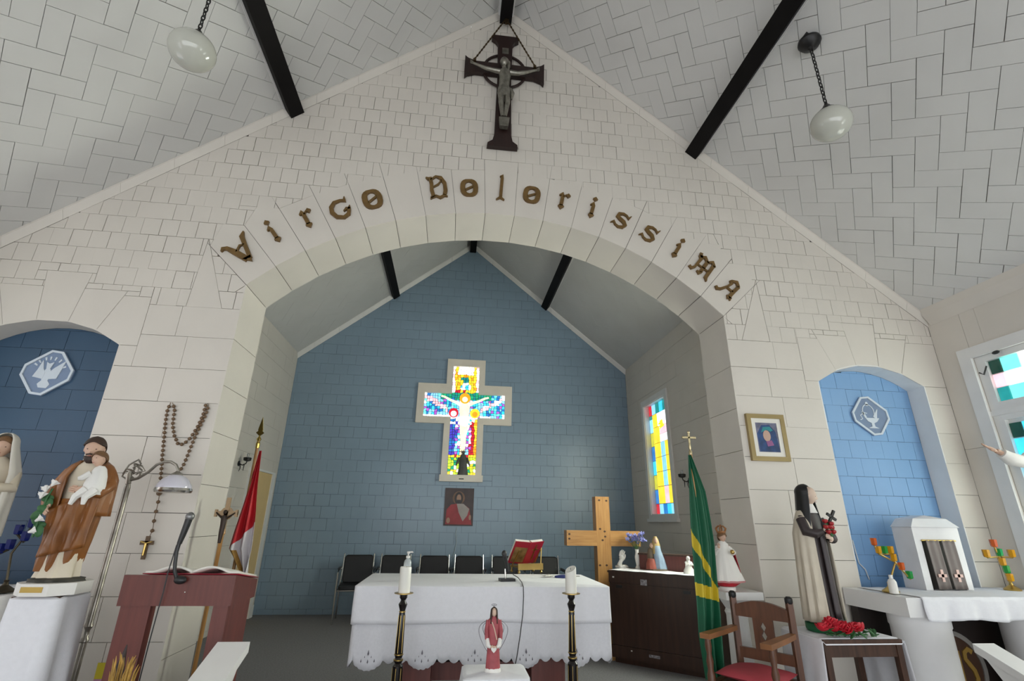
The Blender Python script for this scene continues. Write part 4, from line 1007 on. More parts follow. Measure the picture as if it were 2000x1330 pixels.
# ================================================================ CONSOLE CABINET on the right
OP = Vector((1.472, 2.024, 0)); OD = Vector((2.121-1.472, 1.439-2.024, 0)).normalized(); ang = math.atan2(OD.y, OD.x); OL, OW, OH = 1.12, .52, .865
CON = mat('dark_brown_veneer', (.052, .022, .013), .38, var=.2, scale=3, kind='wood')
t = thing('console_cabinet', 'dark brown wooden organ console seen from behind at the right of the chancel', 'cabinet', OP, ang)
mb = MB(); mb.box(0, OL, .012, OW, .06, OH-.02); mb.box(.02, OL-.02, .03, OW-.02, 0, .06); mb.build('body', CON, t, smooth=0)
mb = MB(); mb.box(.0, OL, -.006, .012, OH-.115, OH-.02); mb.build('top_rail', CON, t, smooth=0)
mb = MB(); mb.box(.02, OL-.02, -.0, .012, .165, OH-.118); mb.build('back_panel', CON, t, smooth=0)
mb = MB(); mb.box(.0, OL, -.006, .012, .05, .162); mb.build('bottom_rail', CON, t, smooth=0)
mb = MB(); mb.box(-.01, OL+.01, -.012, OW+.01, OH-.02, OH); mb.build('lid', CON, t, smooth=0)
mb = MB(); mb.box(.22, OL-.06, OW-.16, OW-.02, OH, OH+.155); mb.build('music_desk', MAH, t, smooth=0)
mb = MB(); mb.box(.21, OL-.05, OW-.17, OW-.01, OH+.155, OH+.172); mb.build('desk_cap', BRN, t, smooth=0)
STK = mat('sticker_print', (.45, .42, .45), .6, var=.4, scale=60)
for x0, x1, z0, z1, m in ((.36, .43, .745, .80, STK), (.045, .065, .795, .81, PAPER), (.40, .51, .10, .125, STK), (.21, .225, .125, .135, PAPER)):
    mb = MB(); mb.box(x0, x1, -.0085, -.006, z0, z1); mb.build('sticker', m, t, smooth=0)
for x0 in (.08, .80):
    mb = MB(); mb.box(x0, x0+.07, -.007, .002, .70, .728); mb.build('hand_slot', BLKP, t, smooth=0)
def on_console(px, py): q = at(px, py, Z=OH+.006); return q
mb = MB(); mb.sheet(lambda u, v: (.01+u*(OL-.02), .0+v*.33-.008, .0035+.0015*math.sin(u*40)+.001*math.sin(v*30+u*20)), 60, 14); o = mb.build('console_runner', LINEN, None, (OP.x, OP.y, OH+.002), (0, 0, ang), solid=.0012); tag(o, 'narrow white runner along the top of the dark console', 'runner')
# ================================================================ LECTERN
LY = -.66; f_ = (LY+3.71858)/(-.149+3.71858); LZ = 1.34463-.3446*f_
LX0, LX1 = CAM.x+(-2.251-CAM.x)*f_, CAM.x+(-1.60-CAM.x)*f_
t = thing('lectern', 'red brown wooden lectern with open front before the left pier', 'lectern', ((LX0+LX1)/2, LY, 0)); hw = (LX1-LX0)/2
zb = LZ-.145; dp = .34
mb = MB(); mb.box(-hw, hw, 0, .02, zb, LZ); mb.build('front_board', MAH, t, smooth=0)
for sx in (-1, 1):
    mb = MB(); a, b = sorted((sx*hw, sx*(hw-.02))); mb.add([(x, y, z) for x in (a, b) for y, z in ((.021, zb), (.021, LZ), (dp, LZ-.05), (dp, zb))], [(0, 1, 2, 3), (7, 6, 5, 4), (0, 4, 5, 1), (1, 5, 6, 2), (2, 6, 7, 3), (3, 7, 4, 0)]); mb.build('side_board', MAH, t, smooth=0)
mb = MB(); mb.add([(x, y, z) for x in (-hw+.02, hw-.02) for y, z in ((.02, LZ-.03), (.02, LZ-.008), (dp, LZ-.058), (dp, LZ-.08))], [(0, 1, 2, 3), (7, 6, 5, 4), (0, 4, 5, 1), (1, 5, 6, 2), (2, 6, 7, 3), (3, 7, 4, 0)]); mb.build('desk', MAH, t, smooth=0)
for sx, w0 in ((-1, .145), (1, .075)):
    a, b = sorted((sx*(hw-.015), sx*(hw-.015-w0))); mb = MB(); mb.box(a, b, .012, .035, 0, zb); mb.build('front_panel', MAH, t, smooth=0)
    a, b = sorted((sx*(hw-.015), sx*(hw-.037))); mb = MB(); mb.box(a, b, .036, dp-.02, 0, zb); mb.build('side_panel', MAH, t, smooth=0)
mb = MB(); mb.box(-hw+.04, hw-.04, .06, dp-.04, .05, .075); mb.build('shelf', MAH, t, smooth=0)
mb = MB(); mb.ell((.04, -.003, zb+.065), .004, .003, .004, 8, 5); mb.build('screw', SILV, t)
LO = Vector(((LX0+LX1)/2, LY, 0))
t = thing('open_book', 'open white-paged book lying on the lectern desk', 'book', LO+Vector((.035, .19, LZ-.022)))
for sx in (-1, 1):
    mb = MB()
    def pg(u, v, sx=sx): return (sx*u*.235, -.15+v*.30, .012+.035*math.sin(min(1, u*1.25)*math.pi)*.75-.148*(v-.5)*.3)
    mb.sheet(pg, 12, 4); mb.build('page', PAPER, t, solid=.01)
mb = MB(); mb.sheet(lambda u, v: ((u-.5)*.49, -.155+v*.31, .003-.148*(v-.5)*.31), 6, 2); mb.build('cover', _m['red_leather'], t, solid=.004)
MPX = [(372, 1008), (365, 1025), (357, 1045), (350, 1062), (345, 1078), (342, 1100), (341, 1115), (345, 1130), (352, 1133)]
mp = [at(*q, Y=LY-.02) for q in MPX]
t = thing('gooseneck_microphone', 'black gooseneck microphone clipped to the lectern edge', 'microphone', mp[-1]); og = mp[-1]
mb = MB(); mb.tube([p-og for p in mp[2:]], [.011]+[.009]*(len(mp)-3), 10); mb.build('gooseneck', BLKP, t)
mb = MB(); mb.tube([mp[3]-og, mp[2]-og, mp[1]-og, at(369, 1014, Y=LY-.02)-og], [.012, .015, .017, .018], 12); mb.build('handle', BLKP, t)
mb = MB(); mb.ell(at(371, 1009, Y=LY-.02)-og, .022, .022, .024, 14, 9); mb.build('grille', mat('steel_mesh', (.25, .25, .25), .4, .8), t)
mb = MB(); mb.ell((0, .0, 0), .032, .018, .02, 14, 8); mb.build('clamp', BLKP, t)
mb = MB(); mb.tube([p-og for p in [at(*q, Y=LY-.022) for q in ((356, 1048), (345, 1065), (337, 1090), (328, 1118), (318, 1160), (309, 1190), (290, 1260), (272, 1330), (262, 1370))]], .003, 6); mb.build('cable', BLKP, t)
# ================================================================ STANDING LAMP
lx, ly = -2.255, -.35; k = (ly+3.71858)/(-.6+3.71858)
def lp(px, py): return at(px, py, Y=ly)
t = thing('floor_lamp', 'tarnished floor lamp with a scrolled arm and silver bell shade', 'lamp', (lx, ly, 0)); og = Vector((lx, ly, 0))
zt = lp(252, 945).z
mb = MB(); mb.lathe([(.10, 0), (.10, .015), (.075, .03), (.03, .05), (.016, .09), (.018, .12)], 24); mb.build('base', SILV, t)
TARN = mat('tarnished_silver', (.40, .37, .32), .35, .75, var=.25, scale=14)
zj = lp(170, 1235).z
mb = MB(); mb.lathe([(.014, .12), (.014, zj-.05), (.019, zj-.045), (.019, zj-.03), (.012, zj-.02), (.012, zj+.01), (.022, zj+.03), (.017, zj+.05), (.0165, zt-.02), (.012, zt)], 16); mb.build('pole', TARN, t)
mb = MB()
pt_ = lambda px, py: lp(px, py)-og
mb.tube([pt_(250, 945), pt_(252, 925), pt_(256, 920)], [.016, .014, .011], 10)
for pts in (((256, 922), (243, 920), (238, 930), (246, 936), (254, 930), (262, 915), (264, 905)), ((254, 928), (262, 936), (272, 930), (276, 918), (268, 910), (260, 914)), ((246, 918), (252, 908), (262, 902), (272, 898), (276, 906), (270, 912)), ((258, 925), (270, 922), (284, 920), (276, 910), (266, 906)), ((240, 926), (248, 916), (258, 918), (266, 926), (274, 922))):
    mb.tube([pt_(*q)+Vector((0, random.uniform(-.008, .008), 0)) for q in pts], .0055, 7)
mb.build('scroll_bracket', TARN, t)
mb = MB(); mb.tube([pt_(*q) for q in ((254, 938), (270, 934), (290, 922), (306, 908), (320, 902), (334, 902), (344, 908), (348, 918), (347, 924))], .0085, 10); mb.build('arm', TARN, t)
sh = pt_(337, 962); r_ = (lp(371, 955)-lp(302, 955)).length/2; hs = (pt_(345, 922)-sh).length
mb = MB(); mb.lathe([(r_*.93, .022), (r_*.95, .03), (r_*.9, hs*.38), (r_*.74, hs*.6), (r_*.5, hs*.78), (r_*.3, hs*.86), (r_*.2, hs*.88), (r_*.18, hs*.80), (r_*.68, hs*.55), (r_*.88, .03)], 30); mb.build('lamp_shade', mat('opal_shade', (.62, .60, .68), .15, var=.02, coat=.5), t, sh)
mb = MB(); mb.lathe([(r_*.86, .004), (r_*.97, .0), (r_*1.02, .012), (r_*.98, .026), (r_*.9, .027)], 30); mb.build('shade_rim', SILV, t, sh)
mb = MB(); mb.lathe([(r_*.33, hs*.83), (r_*.3, hs*.92), (r_*.15, hs*1.0), (r_*.08, hs*1.05)], 20); mb.build('shade_holder', TARN, t, sh)
# ================================================================ WALL SCONCES
def sconce(label, px, py, Xw, sd):
    p = at(px, py, X=Xw); t = thing('wall_sconce', label, 'sconce', p)
    mb = MB(); mb.lathe([(.035, 0), (.035, .008), (.02, .014)], 14); mb.build('backplate', IRON, t, (0, 0, 0), (0, -sd*math.pi/2, 0))
    mb = MB(); mb.tube([(0, 0, 0), (-sd*.05, 0, -.02), (-sd*.09, 0, .0), (-sd*.10, 0, .03)], .007, 8); mb.tube([(-sd*.02, 0, 0), (-sd*.03, 0, -.06), (-sd*.02, 0, -.10)], [.008, .006, .003], 8); mb.tube([(-sd*.06, .03, 0), (-sd*.06, .03, -.09)], [.007, .003], 6); mb.build('bracket', IRON, t)
    mb = MB(); mb.lathe([(.02, .03), (.045, .04), (.05, .075), (.04, .08), (.018, .07)], 16, (-sd*.10, 0, 0)); mb.build('cup', IRON, t)
    mb = MB(); mb.lathe([(.012, .06), (.015, .08), (.015, .13), (.004, .135)], 12, (-sd*.10, 0, 0)); mb.build('glass_chimney', mat('clear_bulb', (.7, .7, .7), .1, trans=.7), t)
sconce('small black wall sconce on the left chancel wall beside the pier', 466, 905, CL, -1)
sconce('small black wall sconce on the right chancel wall behind the green flag', 1347, 938, CR, 1)
mb = MB(); pa = at(447, 930, X=CL); pb = at(438, 972, X=CL); mb.tube([pa+Vector((.012, 0, 0)), pb+Vector((.012, 0, 0))], .012, 6); tag(mb.build('door_pull', IRON), 'short black metal bar below the left chancel sconce', 'bar')
# ================================================================ FIGURES
def ring_secs(mb, secs, n=44): mb.loft(secs, n)
def hand(mb, c, d, up, s=.03, curl=.5):         # palm with four fingers and a thumb; d = pointing, up = back of the hand
    d = Vector(d).normalized(); up = (Vector(up)-d*Vector(up).dot(d)).normalized(); sd = d.cross(up); c = Vector(c)
    rot = Matrix((sd, d, up)).transposed()
    mb.ell(c, s*.42, s*.55, s*.2, 12, 7, rot=rot)
    for k, (o, l) in enumerate(((-.30, .62), (-.1, .72), (.1, .68), (.29, .52))):
        b = c+sd*s*o+d*s*.42; m = b+d*s*l*.55-up*s*curl*.12; e = m+d*s*l*.5-up*s*curl*.45; mb.tube([b, m, e], [s*.11, s*.1, s*.075], 7)
    b = c-sd*s*.36-d*s*.1; mb.tube([b, b-sd*s*.2+d*s*.25, b-sd*s*.2+d*s*.55-up*s*.1], [s*.13, s*.12, s*.08], 7)
def head_mesh(h):                              # head of height h, face towards -y, chin at z=0
    v = []; f = []; n = 28; m = 18
    for i in range(m+1):
        ph = math.pi*i/m-math.pi/2; zz = math.sin(ph)
        for k in range(n):
            a = 2*math.pi*k/n; cx, sy = math.cos(a), math.sin(a); rr = max(math.cos(ph), .02)
            x = .36*rr*cx; y = .42*rr*sy; z = .5+.5*zz
            if z < .5: x *= 1-.42*(1-z/.5)**1.3; y = y*(1-.22*(1-z/.5))-.06*(1-z/.5)
            front = max(0, -sy)*rr
            if front > .3:
                nb = math.exp(-((x/.055)**2))*max(0, 1-abs(z-.43)/.12); y -= .09*nb*(1.3-(z-.31)*2)
                for ex in (-.14, .14): y += .045*math.exp(-(((x-ex)/.07)**2)-((z-.52)/.05)**2)
                y -= .02*math.exp(-((x/.1)**2)-((z-.22)/.03)**2); y -= .02*math.exp(-((x/.08)**2)-((z-.06)/.06)**2)
            v.append((x*h, y*h, z*h))
    for i in range(m):
        for k in range(n): f.append((i*n+k, i*n+(k+1) % n, (i+1)*n+(k+1) % n, (i+1)*n+k))
    f += [tuple(range(n))[::-1], tuple(range(m*n, (m+1)*n))]
    return v, f
def head(parent, loc, h, rot, skin=None, eyes=True, nm='head'):
    mb = MB(); mb.add(*head_mesh(h))
    for sx in (-1, 1): mb.ell((sx*.36*h, .02*h, .45*h), .04*h, .07*h, .11*h, 8, 6)
    o = mb.build(nm, skin or SKIN, parent, loc, rot)
    if eyes:
        mb = MB()
        for sx in (-1, 1): mb.ell((sx*.14*h, -.345*h, .52*h), .05*h, .02*h, .022*h, 8, 5); mb.ribbon([(sx*.07*h, .605*h), (sx*.14*h, .63*h), (sx*.22*h, .60*h)], .022*h, lambda a, b, d: (a, -.38*h+abs(a)*.28+d, b), 0, .02*h)
        mb.build('eyes', HAIRB, o)
        mb = MB(); mb.ell((0, -.40*h, .225*h), .075*h, .025*h, .022*h, 8, 5); mb.build('lips', mat('painted_lips', (.45, .14, .12), .5), o)
    return o
def cap_hair(parent, h, m, low=.55, back=.3, s=1.12, nm='hair'):   # hair shell over the skull, child of the head
    mb = MB(); v = []; f = []; n = 26; rings = 9
    for i in range(rings+1):
        for k in range(n):
            a = 2*math.pi*k/n; fr = max(0, -math.sin(a)); zl = (low+.22*fr**2) if fr > .0 else low-(low-back)*max(0, math.sin(a))
            q = i/rings; zz = 1.04-(1.04-zl)*q; t = min(1, max(-1, (zz-.5)/.54)); rr = math.sqrt(max(0, 1-t*t)); w_ = s*(1+.03*math.cos(9*a))
            v.append((.36*rr*math.cos(a)*w_*h, (.42*rr*math.sin(a)*w_+.015)*h, zz*h))
    for i in range(rings):
        for k in range(n): f.append((i*n+k, i*n+(k+1) % n, (i+1)*n+(k+1) % n, (i+1)*n+k))
    f.append(tuple(range(n))); mb.add(v, f)
    return mb.build(nm, m, parent, solid=.05*h)
# ---------------------------------------------------------------- figure in a brown cloak, left
JY = -.60; jb = at(112, 1133, Y=JY); JZ = jb.z; JT = at(205, 857, Y=JY).z; JH = JT-JZ
px0, px1 = at(50, 1143, Y=JY).x, at(166, 1143, Y=JY).x; jx = (px0+px1)/2; pw = (px1-px0)/2
CRM = mat('cream_painted_robe', (.66, .58, .45), .5, var=.06, scale=8); CLOAK = mat('ochre_brown_cloak', (.30, .115, .028), .4, var=.2, scale=6, col2=(.17, .06, .015)); GREY_ROCK = mat('dark_rock_base', (.07, .065, .05), .7, var=.3, scale=20)
PZ = at(110, 1158, Y=JY).z
t = thing('draped_pedestal', 'white cloth-draped pedestal under the cloaked figure on the left', 'pedestal', (jx, JY, 0))
mb = MB(); mb.box(-pw*.78, pw*.78, -pw*.78, pw*.78, 0, PZ-.004); mb.build('stand', BRN, t, smooth=0)
mb = MB(); drape(mb, -pw*.86, pw*.86, -pw*.86, pw*.86, PZ-.0095, lambda s_, px, py, nx, ny: PZ-.03, .085, 9, r=.04, rows=14, step=.006, lean=.03, fs=2.6); mb.build('cloth', LINEN, t, solid=.0015)
mb = MB(); mb.prism([(-pw, -pw*.45), (-pw*.45, -pw), (pw*.45, -pw), (pw, -pw*.45), (pw, pw*.45), (pw*.45, pw), (-pw*.45, pw), (-pw, pw*.45)], lambda a, b, d: (a, b, d), PZ, JZ-.004); mb.build('plinth', PLAST, t, smooth=0)
mb = MB(); mb.box(-pw*.42, pw*.28, -pw-.003, -pw+.002, PZ+(JZ-PZ)*.3, PZ+(JZ-PZ)*.72); mb.build('name_plate', BRASS, t, smooth=0)
t = thing('cloaked_statue', 'painted statue of a bearded man in a brown cloak carrying a child', 'statue', (jx+.0, JY, JZ-.003), math.radians(10)); s = JH/.76
def S(mb): mb.v = [(a*s, b*s, c*s) for a, b, c in mb.v]; return mb
mb = MB(); mb.loft([(0, 0, 0, .125, .10, .06, 7, 0), (0, 0, .012, .12, .095, .08, 9, 1), (0, 0, .02, .09, .07, .1, 5, 2)], 30); S(mb).build('rock_base', GREY_ROCK, t)
mb = MB(); mb.loft([(-.01, 0, .02, .098, .075, .10, 9, 0), (-.005, 0, .08, .088, .068, .10, 9, .2), (0, 0, .2, .085, .065, .07, 9, .5), (0, 0, .40, .09, .06, .03, 7, 1), (0, .0, .54, .098, .056, .02, 5, 1), (0, 0, .60, .088, .05, 0, 3, 0), (.0, 0, .625, .05, .04, 0, 3, 0), (.0, -.005, .65, .026, .027, 0, 3, 0)]); S(mb).build('robe', CRM, t)
mb = MB()
for i in range(1): mb.loft([(-.03, .012, .05, .095, .07, .10, 8, .3), (-.02, .006, .10, .105, .075, .10, 8, .5), (-.005, .0, .2, .105, .078, .10, 8, .8), (.005, 0, .32, .108, .078, .09, 8, 1.2), (.008, 0, .42, .112, .078, .06, 7, 1.5)], 48)
S(mb).build('cloak_skirt', CLOAK, t)
mb = MB()                                      # mantle over both shoulders, open on the chest
def mant(u, v):
    a = math.radians(-58+296*u); z = .63-.30*v; r0 = .055+.075*min(1, v*3.2)**.6
    q = 1+.05*math.cos(11*a+v*3)*v
    return (.004+r0*.98*q*math.cos(a)*s, .004*s+(.045+.04*min(1, v*3))*q*math.sin(a)*s, (z-.01*math.cos(2*a))*s) if 0 else ((.004+(r0+.012)*q*math.cos(a))*s, (.004+(.045+.048*min(1, v*3))*q*math.sin(a))*s, z*s)
mb.sheet(mant, 48, 12); mb.build('mantle', CLOAK, t, solid=.006)
mb = MB()                                      # fold swept across the front
def swag(u, v):
    x = -.10+.215*u; zt = .36+.17*u**1.2; zb = .12+.05*u+.08*(1-u)*0; z = zt+(zb-zt)*v
    y = -.074-.022*math.sin(math.pi*min(1, u*1.02))-.012*math.cos(v*5+u*9)-.008*math.cos(u*28+v*2)
    return ((x*(1-.06*v))*s, y*s, z*s)
mb.sheet(swag, 30, 16); mb.build('cloak_fold', CLOAK, t, solid=.008)
mb = MB()                                      # arms
mb.tube([Vector(p)*s for p in ((-.09, .0, .57), (-.125, -.02, .48), (-.13, -.055, .40), (-.115, -.085, .375))], [.034*s, .036*s, .03*s, .022*s], 12); mb.build('sleeve', CLOAK, t); mb = MB()
mb.tube([Vector(p)*s for p in ((.09, .0, .57), (.125, -.03, .49), (.11, -.085, .455), (.06, -.115, .46))], [.034*s, .036*s, .032*s, .022*s], 12); mb.build('sleeve', CLOAK, t)
mb = MB(); hand(mb, Vector((-.105, -.10, .37))*s, (.2, -.6, -.4), (-.6, -.3, .3), .045*s); mb.build('hand', SKIN, t)
mb = MB(); hand(mb, Vector((.035, -.125, .465))*s, (-.9, -.1, .15), (0, -1, 0), .05*s); mb.build('hand', SKIN, t)
ho = head(t, Vector((-.0, -.02, .635))*s, .13*s, (.18, 0, .12)); cap_hair(ho, .13*s, HAIRB, .62, .12, 1.14)
mb = MB(); hh = .13*s; mb.loft([(0, -.30*hh, -.10*hh, .1*hh, .08*hh, .1, 5, 0), (0, -.27*hh, .02*hh, .22*hh, .16*hh, .08, 6, 0), (0, -.22*hh, .14*hh, .27*hh, .2*hh, .05, 6, 1), (0, -.2*hh, .2*hh, .26*hh, .19*hh, 0, 6, 1)], 20)
mb.tube([(-.15*hh, -.37*hh, .28*hh), (0, -.44*hh, .31*hh), (.15*hh, -.37*hh, .28*hh)], .03*hh, 6); mb.build('beard', HAIRB, ho)
mb = MB(); mb.loft([(.0, -.0, 0, .05, .04, .06, 7, 0), (-.0, 0, .05, .052, .042, .06, 7, .5), (0, 0, .1, .045, .036, .04, 6, 1), (0, 0, .14, .03, .028, 0, 4, 0), (0, 0, .155, .015, .015, 0, 4, 0)], 26)
mb.tube([(-.03, -.02, .11), (-.06, -.03, .08), (-.075, -.035, .075)], [.018, .016, .01], 8); mb.tube([(-.02, -.03, .02), (-.05, -.05, -.02), (-.06, -.05, -.06)], [.026, .018, .01], 8); mb.tube([(.02, -.03, .02), (.0, -.06, -.02), (-.0, -.055, -.055)], [.026, .018, .01], 8)
co_ = S(mb).build('carried_child', PLAST, t, Vector((.078, -.095, .445))*s, (0, .06, 0))
hc = head(co_, Vector((-.012, -.005, .148))*s, .086*s, (0, -.3, -.5)); cap_hair(hc, .088*s, HAIRL, .55, .2, 1.14)
mb = MB(); mb.tube([Vector(p)*s for p in ((-.125, -.10, .22), (-.12, -.105, .33), (-.115, -.105, .42), (-.105, -.1, .47))], .005*s, 6)
for k in range(7): a = k*1.3; mb.ell(Vector((-.12+.018*math.cos(a), -.105+.015*math.sin(a), .25+.028*k))*s, .02*s, .006*s, .03*s, 8, 5, rot=Matrix.Rotation(a, 3, 'Y'))
mb.build('lily_stem', LEAF, t)
for k, (dx, dz) in enumerate(((-.015, .45), (-.03, .415), (.0, .48), (-.02, .30), (-.035, .245))):
    mb = MB(); mb.loft([(0, 0, 0, .004, .004, 0, 6, 0), (0, 0, .015, .01, .01, .1, 6, 0), (0, 0, .03, .02, .02, .3, 6, 0)], 24); S(mb).build('lily_flower', PLAST, t, Vector((-.11+dx, -.115, dz))*s, (-.5, -.5+.4*k, 0))
# ---------------------------------------------------------------- nun with black veil, right
NY = -.42; nb0 = at(1608, 1212, Y=NY); NZ = nb0.z; NH = at(1573, 932, Y=NY).z-NZ; nx_ = at(1606, 1160, Y=NY).x; NZ -= .005
TBZ = at(1600, 1232, Y=NY).z
t = thing('side_table', 'small dark wooden table draped with white cloth under the nun figure', 'table', (nx_+.05, NY-.02, 0)); tw = .235; td = .17; TT = TBZ
for sx in (-1, 1):
    for sy in (-1, 1): mb = MB(); mb.box(sx*tw-.018, sx*tw+.018, sy*td-.018, sy*td+.018, 0, TT-.03); mb.build('leg', BRN, t, smooth=0)
mb = MB()
for sy in (-1, 1): mb.box(-tw+.018, tw-.018, sy*td-.012, sy*td+.012, TT-.10, TT-.03)
for sx in (-1, 1): mb.box(sx*tw-.012, sx*tw+.012, -td+.018, td-.018, TT-.10, TT-.03)
mb.build('apron', BRN, t, smooth=0)
mb = MB(); mb.box(-tw-.02, tw+.02, -td-.025, td+.02, TT-.03, TT-.008); mb.build('tabletop', BRN, t, smooth=0)
mb = MB()
def tcl(u, v):
    q = u*2-1; y = -td-.03+v*(2*td+.05)
    if abs(q) < .42: x = q/.42*(tw+.024); z = TT-.004-(.03*max(0, .08-v)/.08)
    else: k = (abs(q)-.42)/.58; x = math.copysign(tw+.03+.035*k+.012*k*math.sin(v*16+q), q); z = TT-.006-.62*k**1.1
    return (x, y, z)
mb.sheet(tcl, 60, 24); mb.build('cloth', LINEN, t, solid=.0015)
GRN = mat('green_velvet_base', (.01, .13, .045), .6, var=.15); NBRN = mat('brown_black_habit', (.045, .032, .032), .5, var=.15, scale=8); NVEIL = mat('black_veil', (.006, .006, .007), .45)
t = thing('nun_statue', 'painted statue of a nun in cream mantle and black veil holding roses', 'statue', (nx_, NY, TT+.0005), math.radians(14)); s = (NH+.02)/.90
mb = MB(); mb.lathe([(.125, 0), (.13, .01), (.13, .042), (.12, .05), (.0, .05)], 30, sx=1, sy=.95); S(mb).build('round_base', GRN, t)
mb = MB(); mb.loft([(0, -.015, .048, .088, .075, .08, 9, 0), (0, -.012, .12, .082, .068, .09, 9, .3), (0, -.01, .3, .074, .06, .07, 9, .6), (0, -.01, .48, .07, .056, .04, 8, .9), (0, -.005, .60, .082, .056, .02, 6, 1), (0, 0, .68, .085, .05, 0, 4, 0), (0, 0, .72, .05, .04, 0, 3, 0), (0, 0, .75, .03, .03, 0, 3, 0)]); S(mb).build('habit', NBRN, t)
mb = MB()
def mantle(u, v):                              # open cape hanging from the shoulders
    a = math.radians(-42+266*u)+.22; v2 = v**.9; z = .735-.68*v2
    rx = .052+.062*min(1, v*5)**.7+.02*v; ry = .05+.036*min(1, v*5)**.7+.024*v; q = 1+.06*math.cos(13*a+2*v)*min(1, v*1.6)
    return (rx*q*math.cos(a)*s, (.006+ry*q*math.sin(a))*s, z*s)
mb.sheet(mantle, 64, 24); mb.build('mantle', mat('cream_mantle', (.60, .53, .42), .5, var=.08, scale=9), t, solid=.006)
mb = MB(); mb.sheet(lambda u, v: ((-.024+.048*u)*s, (-.075-.016*math.sin(math.pi*u)-.012*v)*s, (.60-.52*v)*s), 8, 14); mb.build('scapular', mat('dark_scapular', (.065, .05, .052), .5, var=.15), t, solid=.005)
ho = head(t, Vector((0, -.012, .755))*s, .118*s, (.22, 0, .75), mat('pale_painted_skin', (.70, .53, .42), .5))
mb = MB(); mb.loft([(0, -.006, .70, .062, .052, .04, 9, 0), (0, -.008, .735, .044, .043, .03, 8, 0), (0, -.008, .758, .034, .036, 0, 5, 0)], 30); S(mb).build('wimple', PLAST, t)
mb = MB()
def veil(u, v):
    a = math.radians(-36+252*u)+.5*max(0, 1-v*.8); k = v
    if k < .4: ph = k/.4*math.pi/2; r = math.sin(ph); z = .83+.058*math.cos(ph); rx, ry = .052*r+.002, .062*r+.002
    else: q = (k-.4)/.6; z = .83-.30*q*(1.05-.5*max(0, -math.sin(a))); rx = .052+.035*q; ry = .062+.028*q
    w_ = 1+.04*math.cos(9*a)*k
    return (rx*w_*math.cos(a)*s, (-.004+ry*w_*math.sin(a))*s, z*s)
mb.sheet(veil, 44, 22); mb.build('veil', NVEIL, t, solid=.005)
mb = MB(); mb.tube([Vector(p)*s for p in ((-.085, -.01, .66), (-.10, -.05, .58), (-.07, -.095, .57), (-.03, -.112, .585))], [.03*s, .032*s, .028*s, .018*s], 12); mb.build('sleeve', NBRN, t); mb = MB(); mb.tube([Vector(p)*s for p in ((.085, -.01, .66), (.10, -.05, .57), (.065, -.095, .54), (.03, -.115, .545))], [.03*s, .034*s, .03*s, .018*s], 12); mb.build('sleeve', NBRN, t)
mb = MB(); hand(mb, Vector((-.01, -.125, .60))*s, (.8, -.2, .4), (-.2, -1, .2), .042*s); mb.build('hand', _m['pale_painted_skin'], t)
mb = MB(); hand(mb, Vector((.015, -.128, .545))*s, (-.8, -.2, .3), (.2, -1, .1), .042*s); mb.build('hand', _m['pale_painted_skin'], t)
mb = MB(); mb.box(-.008, .008, -.006, .006, -.075, .075); mb.box(-.04, .04, -.006, .006, .022, .038); S(mb).build('held_cross', BLKP, t, Vector((.015, -.14, .65))*s, (.2, .5, 0), smooth=0)
RRED = mat('painted_rose_red', (.42, .015, .02), .5, var=.2, scale=30)
for k, (x, y, z) in enumerate(((-.02, -.135, .65), (.012, -.15, .635), (.03, -.135, .61), (-.005, -.15, .615), (-.03, -.14, .615), (.018, -.15, .585), (-.02, -.145, .585))):
    mb = MB(); mb.loft([(0, 0, -.014, .006, .006, 0, 5, 0), (0, 0, -.004, .016, .016, .12, 5, k), (0, 0, .008, .014, .014, .2, 5, k+1), (0, 0, .012, .005, .005, .1, 5, k)], 15); S(mb).build('held_rose', RRED, t, Vector((x, y, z))*s)
mb = MB()
for k in range(6): mb.ell(Vector((random.uniform(-.03, .03), -.14, random.uniform(.56, .62)))*s, .014*s, .004*s, .02*s, 7, 4, rot=Matrix.Rotation(k, 3, 'Y'))
mb.build('held_leaves', LEAF, t)
# roses at her feet
t = thing('rose_bouquet', 'bunch of bright red artificial roses lying at the nun figure\'s feet', 'flowers', (at(1650, 1240, Y=NY-.12).x, NY-.185, TT+.006))
ROSE = mat('bright_red_petals', (.62, .012, .03), .55, var=.18, scale=20)
random.seed(21)
def rose(mb, r):
    for lay, (n, rr, tl, zz) in enumerate(((5, 1., .9, 0), (4, .68, .5, .12), (3, .4, .2, .2))):
        for k in range(n):
            a = 2*math.pi*k/n+lay*.6; c, s_ = math.cos(a), math.sin(a); R = Matrix.Rotation(a, 3, 'Z') @ Matrix.Rotation(tl, 3, 'Y')
            mb.ell((c*r*rr*.5, s_*r*rr*.5, r*(.35+zz)), r*.12, r*.42, r*.5, 10, 6, rot=R)
for px, py in ((1615, 1232), (1632, 1226), (1650, 1230), (1640, 1243), (1662, 1240), (1676, 1243), (1690, 1247), (1605, 1245), (1622, 1222), (1683, 1236)):
    q = at(px, py, Y=NY-.187+random.uniform(-.012, .012)); mb = MB(); rose(mb, .043); mb.build('rose', ROSE, t, (q.x-t.location.x, q.y-t.location.y, max(.03, q.z-TT+.0)), (random.uniform(-.9, .3), random.uniform(-.5, .5), random.uniform(0, 3)))
mb = MB()
for k in range(26):
    a = random.uniform(0, 6.28); mb.ell((random.uniform(-.15, .17), random.uniform(-.035, .04), random.uniform(.006, .03)), .012, .004, .03, 7, 4, rot=Matrix.Rotation(a, 3, 'Z') @ Matrix.Rotation(random.uniform(.6, 1.5), 3, 'X'))
lo = mb.build('leaves', LEAF, t); lo['kind'] = 'stuff'
mb = MB()
for k in range(7): mb.tube([(random.uniform(-.1, .1), random.uniform(-.02, .03), .008), (random.uniform(-.15, .0), random.uniform(-.0, .05), .006)], .0035, 5)
